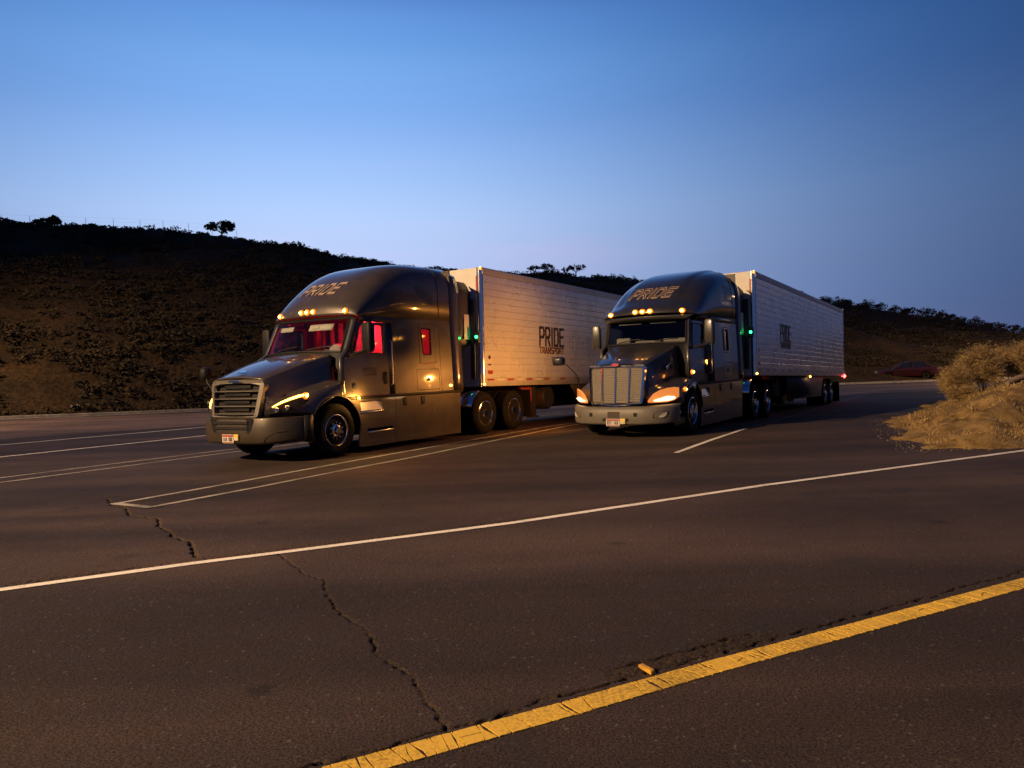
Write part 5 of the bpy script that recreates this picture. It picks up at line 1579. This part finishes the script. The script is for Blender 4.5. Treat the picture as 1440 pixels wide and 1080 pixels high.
# oval badge and bird ornament
g = G(); g.loft([[fn(.105 * q * math.cos(a), L * 1.0 + .042 * q * math.sin(a), d) for a in [2 * math.pi * k / 20 for k in range(20)]] for d, q in ((-.01, 1), (.012, 1), (.018, .88))]); bd = g.build("oval_badge", CHROME, truckB)
g = G(); g.loft([[fn(.088 * q * math.cos(a), L * 1.0 + .032 * q * math.sin(a), d) for a in [2 * math.pi * k / 20 for k in range(20)]] for d, q in ((.015, 1), (.022, .95))]); g.build("badge_field", EMBLEM_R, bd)
g = G(); g.tube([(1.27, 0, 1.62), (1.24, 0, 1.68)], [.018, .012], 8)
for sy in (-1, 1): g.loft([[(1.26 - .05 * q, sy * .145 * q, 1.675 + .030 * q), (1.20 - .03 * q, sy * .145 * q, 1.680 + .030 * q), (1.23 - .04 * q, sy * .145 * q, 1.692 + .030 * q)] for q in (0, .5, 1)])
g.tube([(1.30, 0, 1.70), (1.25, 0, 1.685), (1.16, 0, 1.675)], [.010, .018, .006], 7); g.build("bird_ornament", CHROME, truckB, fix=True)
# bumper
PLANB = [(0, 1.47), (.5, 1.46), (.78, 1.40), (.98, 1.28), (1.12, 1.10), (1.20, .90), (1.222, .80)]
ROWB = [(.29, -.10), (.305, -.02), (.34, .0), (.48, .008), (.60, .004), (.66, -.03), (.69, -.12)]
g = G(); g.grid([[(smooth_interp(abs(y), PLANB) + dx, y, z + (.05 * max(0, abs(y) - .6) if z < .45 else .06 * max(0, abs(y) - .7))) for y in YS] for z, dx in ROWB])
bp = g.build("bumper", SILVER2, truckB, smooth=50, fix=False); bp.modifiers.new("thick", 'SOLIDIFY').thickness = .02
pb = lambda u, v, d: (smooth_interp(abs(u), PLANB) + .010 + d, u, v)
for u in (-.55, .48):
    g = G(); g.plate(rpoly([(u - .04, .47), (u + .04, .47), (u + .04, .55), (u - .04, .55)], .01), [], pb, .006); g.build("tow_hole", BLACK, bp, smooth=0)
g = G(); g.plate(sub(rpoly([(-.15, .40), (.13, .40), (.13, .575), (-.15, .575)], .02)), [], pb, .004); g.build("tow_cover", SILVER, bp, smooth=0)
g = G(); g.plate(sub(rpoly([(-.27, .37), (.33, .37), (.33, .435), (-.27, .435)], .02)), [], lambda u, v, d: (smooth_interp(abs(u), PLANB) + .007 + d, u, v), .004); g.build("plate_recess", BLACK, bp, smooth=0)
license_plate(bp, 1.505, -.02, .35, 9)
for sy in (-1, 1):
    pts = [(.83, .44), (1.0, .44), (1.07, .47), (1.10, .575), (.93, .575), (.86, .54)]
    g = G(); g.plate(sub(rpoly([(sy * a, b) for a, b in pts], .02)), [], pb, .006); fg = g.build("fog_recess", BLACK, bp, smooth=0)
    g = G(); g.plate(sub(rpoly([(sy * a, b) for a, b in ((.94, .45), (1.02, .452), (1.06, .48), (1.08, .56), (1.02, .545), (.96, .49))], .015)), [], lambda u, v, d: (smooth_interp(abs(u), PLANB) + .020 + d, u, v), .006); g.build("fog_lamp", CARD, fg, smooth=0)
    path = [(1.27, .68, .755, .80), (1.20, .78, .75, .94), (1.11, .90, .75, 1.015), (1.0, 1.01, .755, 1.05), (.87, 1.12, .79, 1.065), (.78, 1.19, .86, 1.05)]
    g = G(); g.grid([[(p[0] + .02, sy * (p[1] + .018), p[2] + (p[3] - p[2]) * q) for q in (0, .5, 1)] for p in path]); hl = g.build("headlight", HEADWASH, truckB, smooth=60, fix=False)
    g = G(); g.grid([[(p[0] + .075, sy * (p[1] + .060), p[2] + (p[3] - p[2]) * q) for q in (0, .5, 1)] for p in path]); g.build("lens", LENS, hl, smooth=60, fix=False)
    g = G(); g.loft([[(p[0] + .035, sy * (p[1] + .03), p[2] + .03), (p[0] + .055, sy * (p[1] + .045), p[2] + .055), (p[0] + .035, sy * (p[1] + .03), p[2] + .05 + .075 * q)] for p, q in zip(path[1:5], (.0, .55, 1, .3))]); g.build("beam", HEADLAMP, hl)
    lamp_dome(truckB, (.47, sy * 1.232, 1.0), 'y', .036, sy, AMBER, "side_marker")
    lamp_dome(truckB, (-.02, sy * 1.225, 1.36), 'y', .036, sy, AMBER, "side_marker", dep=.05)
    g = G(); g.tube([(-.02, sy * 1.1, 1.2), (-.02, sy * 1.2, 1.36)], .014, 6); g.build("lamp_stalk", BLACK, truckB)
    g = G(); g.prism(rpoly([(.90, 1.26), (.98, 1.24), (.99, 1.31), (.91, 1.33)], .015), 'y', sy * .655, sy * .70); g.build("hood_latch", CHROME, truckB, bevel=.005)
    g = G(); g.prism(rpoly([(.20, 1.47), (.45, 1.44), (.45, 1.52), (.20, 1.58)], .02), 'y', sy * .80, sy * .83); g.build("hood_vent", CHROME, truckB, bevel=.005)
    g = G(); g.prism(rpoly([(-1.46, 1.52), (-1.43, 1.52), (-1.43, 1.62), (-1.46, 1.62)], .008), 'y', sy * 1.07, sy * 1.10); g.build("reflector", AMBER_LO, truckB)
g = G(); g.loft([[(-.80 - .25 * q, -.86 + .30 * w_, 2.03 + h) for w_, h in ((0, 0), (1, 0), (.85, .10), (.55, .17), (.15, .09))] for q in (0, 1)]); g.build("paper_bag", CARD, truckB, bevel=.02)
# hazard lamp in the corner of the passenger headlight throws orange light on the neighbour's flank
ld = bpy.data.lights.new("headlight_light", 'SPOT'); ld.energy = CORNER; ld.color = (1.0, .37, .065); ld.shadow_soft_size = .035; ld.spot_size = R(150); ld.spot_blend = .6
lo = bpy.data.objects.new("headlight_light", ld); COL.objects.link(lo); lo.parent = truckB; lo.location = (.10, -1.36, 1.55)
lo.rotation_euler = (R(-82), 0, 0)
g = G(); g.box(-3.6, -2.0, -1.0, 1.0, 1.1, 1.7); g.build("bunk", FABRIC_D, truckB, bevel=.05)
g = G(); g.box(-1.98, -1.95, -1.05, 1.05, 1.1, 2.6); g.build("curtain", FABRIC_D, truckB)

# ------------------------------------------------------------------ trailers
SKIN = mat("trailer_skin", (.80, .79, .78), .28, metal=.45, var=.10, vscale=1.2, rvar=.08, bump=.06, bscale=1.7, world=True)
RAIL = mat("trailer_rail", (.56, .55, .53), .42, metal=.4, var=.10, vscale=5)
WALLW = mat("trailer_front_white", (.72, .69, .63), .5, var=.06, vscale=4)
SKIRT = mat("trailer_skirt", (.05, .05, .052), .5, var=.2, vscale=4)
REEFER = mat("reefer_shell", (.05, .05, .055), .5, var=.2, vscale=5)


def trailer(O, xf, pitch, L, label, text_x):
    wx, wy = tw(O, xf, 0)
    root = empty("semi_trailer", (wx, wy, 0), ANG, -R(pitch)); T = root
    B, TOP, HW = 1.165, 4.045, 1.295
    # side skins: stacked horizontal planks, alike pieces sharing one mesh
    n = 15; z0 = B + .20; z1 = TOP - .17; dz = (z1 - z0) / n
    prof = [(0.002, 0), (.008, .002), (.0105, .010), (.0112, dz * .5), (.0105, dz - .013), (.008, dz - .006), (.002, dz - .004)]
    xs = [-.09] + list(np.linspace(-.6, -L + .6, 24)) + [-L + .05]
    for sy in (-1, 1):
        side = None
        g = G(); g.box(-L + .04, -.08, sy * (HW - .03), sy * (HW - .002), B + .02, TOP - .02)
        wall = g.build("side_wall", RAIL, T)
        g = G(); g.grid([[(x, sy * (HW + y), z) for y, z in prof] for x in xs])
        first = g.build("side_panel", SKIN, wall, smooth=0, fix=False); first.location.z = z0
        for k in range(1, n):
            c = first.copy(); COL.objects.link(c); c.parent = wall; c.location.z = z0 + k * dz
        for k in range(4):
            x = -2.9 - k * 2.9
            if x > -L + .3:
                g = G(); g.box(x - .012, x + .012, sy * (HW + .009), sy * (HW + .0135), z0, z1); g.build('panel_seam', SKIN, wall)
        g = G(); g.loft([[(x, sy * (HW + a), z) for a, z in ((-.02, TOP - .165), (.014, TOP - .165), (.018, TOP - .15), (.018, TOP - .02), (.0, TOP), (-.02, TOP))] for x in (-.06, -L)]); g.build("top_rail", RAIL, T)
        g = G(); g.loft([[(x, sy * (HW + a), z) for a, z in ((-.02, B), (.012, B), (.016, B + .01), (.016, B + .19), (.012, B + .195), (-.02, B + .195))] for x in (-.06, -L)]); rail = g.build("bottom_rail", RAIL, T)
        for k in range(16):
            x = -.18 - k * .92
            if x - .42 < -L: break
            g = G(); g.box(x - .30, x, sy * (HW + .016), sy * (HW + .018), B + .135, B + .178); g.build("red_tape", REDTAPE, rail)
            g = G(); g.box(x - .80, x - .44, sy * (HW + .016), sy * (HW + .018), B + .135, B + .178); g.build("white_tape", WHITETAPE, rail)
        # rounded front corner post
        cp = [(-.10, HW - .0), (-.06, HW + .012), (-.02, HW - .02), (.0, HW - .07), (-.02, HW - .14)]
        g = G(); g.loft([[(x, sy * y, z) for x, y in cp] for z in (B, TOP)]); post = g.build("corner_post", POLISH, T, smooth=60)
        g = G(); g.box(.0, .004, sy * (HW - .135), sy * (HW - .085), TOP - .62, TOP - .20); g.build("red_tape", REDTAPE, post)
        lamp_dome(post, (-.03, sy * (HW - .02), TOP - .03), 'z', .030, 1, AMBER, "corner_lamp")
        lamp_dome(post, (-.05, sy * (HW + .012), B + .05), 'y', .020, sy, AMBER_LO, "corner_lamp")
        lamp_dome(T, (-L * .5, sy * (HW + .01), B - .03), 'y', .030, sy, AMBER_LO, "side_marker")
        g = G(); g.box(-L - .004, -L + .08, sy * (HW - .10), sy * (HW + .02), B, TOP); g.build("rear_post", POLISH, T)
        lamp_dome(T, (-L - .01, sy * (HW - .06), B + .04), 'x', .055, -1, REDLAMP, "tail_lamp")
        lamp_dome(T, (-L + .02, sy * (HW + .02), B - .0), 'y', .07, sy, REDLAMP, "rear_side_lamp", dep=.06)
        # low aerodynamic skirt
        g = G(); g.add([(-4.1, sy * 1.20, B), (-10.0, sy * 1.20, B), (-10.0, sy * 1.18, .40), (-4.9, sy * 1.18, .40), (-4.1, sy * 1.18, .72)], [(0, 1, 2, 3, 4)])
        if sy > 0 and xf > -4.9: g = G(); g.add([(-4.6, sy * 1.20, B), (-10.0, sy * 1.20, B), (-10.0, sy * 1.18, .55), (-5.4, sy * 1.18, .55)], [(0, 1, 2, 3)])
        g.build("trailer_skirt", SKIRT, T, fix=False).modifiers.new("thick", 'SOLIDIFY').thickness = .02
        # landing gear leg
        g = G(); g.box(-2.98, -2.84, sy * .95 - .07, sy * .95 + .07, .32, B); g.box(-3.05, -2.77, sy * .95 - .13, sy * .95 + .13, .27, .32); g.build("landing_leg", STEEL, T, bevel=.01)
        g = G(); g.add([(-2.95, sy * .9, B), (-2.95, sy * .9, .62), (-2.15, sy * .9, B), (-2.95, sy * .97, B), (-2.95, sy * .97, .62), (-2.15, sy * .97, B)], [(0, 1, 2), (3, 5, 4), (0, 3, 4, 1), (1, 4, 5, 2), (0, 2, 5, 3)]); g.build("gear_brace", mat("red_lit_brace", (.30, .05, .04), .6, var=.3), T)  # red tail-lamp light put into the brace's own colour
        for x in (-10.35, -11.62):
            wxx = (O[0] + FX * (xf + x) - FY * 1.2 * sy, O[1] + FY * (xf + x) + FX * 1.2 * sy)
            wheel(T, x, sy, gz(*wxx) - x * math.sin(R(pitch)) + .500, 'drive', 1.235)
        g = G(); g.box(-L + .9, -L + .915, sy * .62, sy * 1.24, .10 - (L - 1) * math.sin(R(pitch)) * 0, .92); g.build("mud_flap", RUBBER, T)
        # the company name
        d = -1 if sy > 0 else 1; X0 = text_x if sy > 0 else text_x - 1.42
        f1 = lambda u, v, q, sy=sy, d=d, X0=X0: (X0 + d * u, sy * (HW + .0165 + q), 2.25 + v)
        letters("PRIDE", .215, .47, .108, .07, .03, f1, .003).build("company_lettering", DECAL, wall, smooth=0)
        f2 = lambda u, v, q, sy=sy, d=d, X0=X0: (X0 - .02 * d + d * u, sy * (HW + .0165 + q), 2.03 + v)
        letters("TRANSPORT", .105, .15, .052, .032, .0, f2, .003).build("company_lettering", mat("maroon_decal", (.10, .02, .02), .45, var=.2), wall, smooth=0)
        g = G(); g.box(*sorted((X0 + d * .62, X0 + d * 1.42)), sy * (HW + .010), sy * (HW + .016), 1.905, 1.918); g.build("web_line", DECAL, wall)
        # small decals by the nose
        g = G(); g.lathe([(.05, .0), (.05, .004), (0, .004)], (-.30, sy * (HW + .011), 1.87), 'y', 18, sy); g.build("round_decal", DECAL, wall)
        g = G(); g.box(-.43, -.22, sy * (HW + .010), sy * (HW + .015), 1.46, 1.55); g.build("red_decal", REDTAPE, wall)
        g = G(); g.box(-.36, -.24, sy * (HW + .010), sy * (HW + .015), 1.67, 1.71); g.build("number_decal", DECAL, wall)
    g = G(); g.box(-L, -.02, -HW + .01, HW - .01, TOP - .03, TOP - .004); g.build("roof", RAIL, T)
    g = G(); g.box(-L, -.06, -HW + .03, HW - .03, B - .0, B + .05); g.build("floor", STEEL, T)
    g = G(); g.box(-.05, -.015, -HW + .08, HW - .08, B, TOP - .005); g.build("front_wall", WALLW, T)
    g = G(); g.box(-L, -L + .03, -HW + .08, HW - .08, B + .05, TOP - .05); g.build("rear_door", RAIL, T)
    # refrigeration unit on the nose
    g = G(); g.loft([[(x, y * q, z) for y, z in rpoly([(-.92, 2.15), (.92, 2.15), (.98, 2.45), (.98, 3.45), (.80, 3.72), (-.80, 3.72), (-.98, 3.45), (-.98, 2.45)], .08, 3)] for x, q in ((-.012, 1.0), (.30, 1.0), (.42, .93), (.45, .82))])
    rf = g.build("cooling_unit", REEFER, T, smooth=40)
    g = G(); g.box(.05, .30, .98, 1.0, 2.3, 2.9); g.build("unit_panel", WALLW, rf, bevel=.006)
    g = G(); g.box(-.01, .06, .99, 1.13, 1.35, 3.28); g.build("cable_duct", REEFER, T, bevel=.02)
    lamp_dome(T, (.06, 1.19, 2.36), 'x', .034, 1, GREENLAMP, "status_lamp", dep=.05)
    g = G(); g.box(-.05, .07, 1.12, 1.25, 2.22, 2.50); g.build("status_box", REEFER, T, bevel=.01)
    g = G(); g.box(-1.6, -.3, -.5, .5, B - .13, B - .002); g.build("coupler_plate", STEEL, T)
    for x in (-10.35, -11.62):
        z = gz(*tw(O, xf + x, 0)) - x * math.sin(R(pitch)) + .5
        g = G(); g.tube([(x, -1.0, z), (x, 1.0, z)], .07, 10); g.build("axle", STEEL, T)
    g = G(); g.box(-12.6, -9.6, -.5, .5, .70, B - .002); g.build("bogie_frame", STEEL, T)
    g = G(); g.lathe([(0, -.55), (.30, -.55), (.33, -.50), (.33, .50), (.30, .55), (0, .55)], (-3.75, .45, .80), 'y', 20); g.build("fuel_tank", STEEL, T)
    tag(root, label, "trailer")
    return root


trA = trailer(O1, -4.79, 1.15, 14.4, "pale ribbed trailer glowing orange, hitched behind the red-lit truck", -2.77)
trB = trailer(O2, -5.02, 1.45, 14.4, "pale ribbed trailer in blue shade, hitched behind the dark truck", -2.9)
# red tail lamps of the first tractor shining on the landing gear
for tr, S_ in ((truckA, SA), (truckB, SB)):
    for sy in (-1, 1):
        g = G(); g.box(-7.13, -7.10, sy * .40 - .09, sy * .40 + .09, .72, .84); g.build("tail_lamp", REDLAMP, tr, bevel=.008)

# ------------------------------------------------------------------ red car on the far road
def make_car():
    cx, cy = 32.4, 63.2
    root = empty("red_car", (cx, cy, gz(cx, cy) + .16), math.pi + R(-19)); T = root
    red = mat("dark_red_car_paint", (.055, .008, .012), .3, coat=.6, var=.08)
    body = [(2.42, .28), (2.46, .48), (2.40, .62), (2.05, .74), (1.10, .90), (.9, .93), (-1.55, .98), (-2.2, .97), (-2.40, .86), (-2.45, .55), (-2.40, .30),
            (-1.72, .28), (-1.68, .50), (-1.50, .66), (-1.20, .66), (-1.02, .50), (-.98, .26), (1.05, .26), (1.09, .50), (1.27, .66), (1.57, .66), (1.75, .50), (1.79, .28)]
    g = G(); g.loft([[(x * (1 - .03 * q), y, z if z < .7 else z - .03 * q) for x, z in body] for y, q in ((-.86, 1), (-.78, 0), (.78, 0), (.86, 1))])
    g.build("body", red, T, bevel=.02)
    roofp = [(.90, .92), (.20, 1.34), (-.10, 1.40), (-.95, 1.40), (-1.25, 1.34), (-1.75, .96)]
    gl = mat("car_dark_glass", (.02, .022, .028), .06, coat=.8)
    rs = [[(x, y * (1 if z < 1.1 else .80), z) for x, z in roofp] for y in (-.80, .80)]
    g = G(); g.loft(rs); cab = g.build("windows", gl, T)
    g = G(); g.loft([[(x, y, z + .012) for x, z in ((.16, 1.36), (-.10, 1.41), (-.95, 1.41), (-1.22, 1.36))] + [(x, y, z - .02) for x, z in ((-1.22, 1.36), (-.95, 1.41), (-.10, 1.41), (.16, 1.36))] for y in (-.66, .66)]); g.build("roof", red, T, bevel=.01)
    for sy in (-1, 1):
        for x0, z0, x1, z1 in ((.90, .93, .18, 1.37), (-.35, .95, -.38, 1.39), (-1.72, .97, -1.22, 1.36)):
            g = G(); g.tube([(x0, sy * .80, z0), (x1, sy * .655, z1)], .035, 6); g.build("pillar", red, T)
        g = G(); g.lathe([(.05, -.08), (.09, -.04), (.10, .04), (.06, .08)], (.62, sy * .93, .98), 'x', 10); g.build("mirror", red, T)
        g = G(); g.box(2.20, 2.40, sy * .45 - .18, sy * .45 + .18, .58, .70); g.build("headlight", CARD, T, bevel=.02)
        g = G(); g.box(-2.44, -2.36, sy * .55 - .20, sy * .55 + .20, .66, .84); g.build("tail_light", REDTAPE, T, bevel=.01)
        g = G(); g.box(2.22, 2.40, sy * .72 - .05, sy * .72 + .10, .50, .56); g.build("turn_signal", mat("orange_lens", (.6, .25, .05), .3), T)
        for x in (1.42, -1.35):
            g = G(); g.lathe([(.19, -.1), (.30, -.10), (.32, -.06), (.32, .06), (.30, .09), (.19, .09)], (x, sy * .76, .32), 'y', 24, sy); w = g.build("wheel", RUBBER, T)
            g = G(); g.lathe([(.0, .06), (.08, .07), (.17, .06), (.20, .095), (.20, -.05), (0, -.05)], (x, sy * .76, .32), 'y', 20, sy); g.build("rim", CARD, w)
        for x in (.3, -.75):
            g = G(); g.box(x - .10, x + .08, sy * .865, sy * .88, .78, .81); g.build("door_handle", red, T)
    g = G(); g.box(2.36, 2.50, -.80, .80, .36, .52); g.build("front_bumper", red, T, bevel=.04)
    tag(root, "dark red sedan parked on the road behind the far kerb", "car")


make_car()


# ------------------------------------------------------------------ lot lighting: sodium lamps on poles, out of the picture
POLE = mat("lamp_pole_steel", (.28, .28, .28), .5, metal=.6, var=.2)
SODIUM = mat("sodium_lens", (1, .7, .4), .4, emit=(1.0, .55, .18), estr=60)


def street_lamp(x, y, h, tx, ty, power, label, arm=1.6, aim=None, spread=168, blend=.25):
    root = empty("street_lamp", (x, y, gz(x, y)))
    d = Vector((tx - x, ty - y)).normalized()
    g = G(); g.lathe([(.20, 0), (.20, .05), (.11, .10), (.10, 1.0), (.065, h - .1), (0, h)], (0, 0, 0), 'z', 14); g.build("pole", POLE, root)
    e = (d.x * arm, d.y * arm, h - .05)
    g = G(); g.tube([(0, 0, h - .35), (d.x * arm * .5, d.y * arm * .5, h - .02), e], [.045, .04, .035], 8); g.build("arm", POLE, root)
    c = (d.x * (arm + .30), d.y * (arm + .30), h - .03)
    g = G(); g.lathe([(0, .16), (.16, .13), (.28, .04), (.30, -.02), (.26, -.03), (0, -.03)], c, 'z', 20); hd = g.build("lamp_head", POLE, root)
    g = G(); g.lathe([(.25, -.035), (.24, -.07), (.16, -.11), (0, -.13)], c, 'z', 20); g.build("lens", SODIUM, hd)
    ld = bpy.data.lights.new("street_lamp_light", 'SPOT'); ld.energy = power; ld.color = (1.0, .63, .31); ld.shadow_soft_size = .22
    ld.spot_size = R(spread); ld.spot_blend = blend
    lo = bpy.data.objects.new("street_lamp_light", ld); COL.objects.link(lo); lo.parent = hd; lo.location = (c[0], c[1], c[2] - .2)
    if aim:      # a tilted flood
        lo.rotation_euler = (Vector((aim[0], aim[1], 0)) - Vector((x + c[0], y + c[1], h))).to_track_quat('-Z', 'Y').to_euler()
    tag(root, label, "street lamp", "lamp posts of the parking lot")


street_lamp(-30, -8, 20, 0, 12, LAMP_A, "very tall flood lamp post off the end of the lot", aim=(9, 16), spread=74, blend=1.0)
street_lamp(-36, 24, 16, -20, 34, LAMP_C, "lamp post with one arm by the kerb below the hillside", aim=(-17, 42), spread=104, blend=.9)
street_lamp(46, 55, 10, 36, 58, LAMP_D, "lamp post with one arm on the far road beyond the mound")
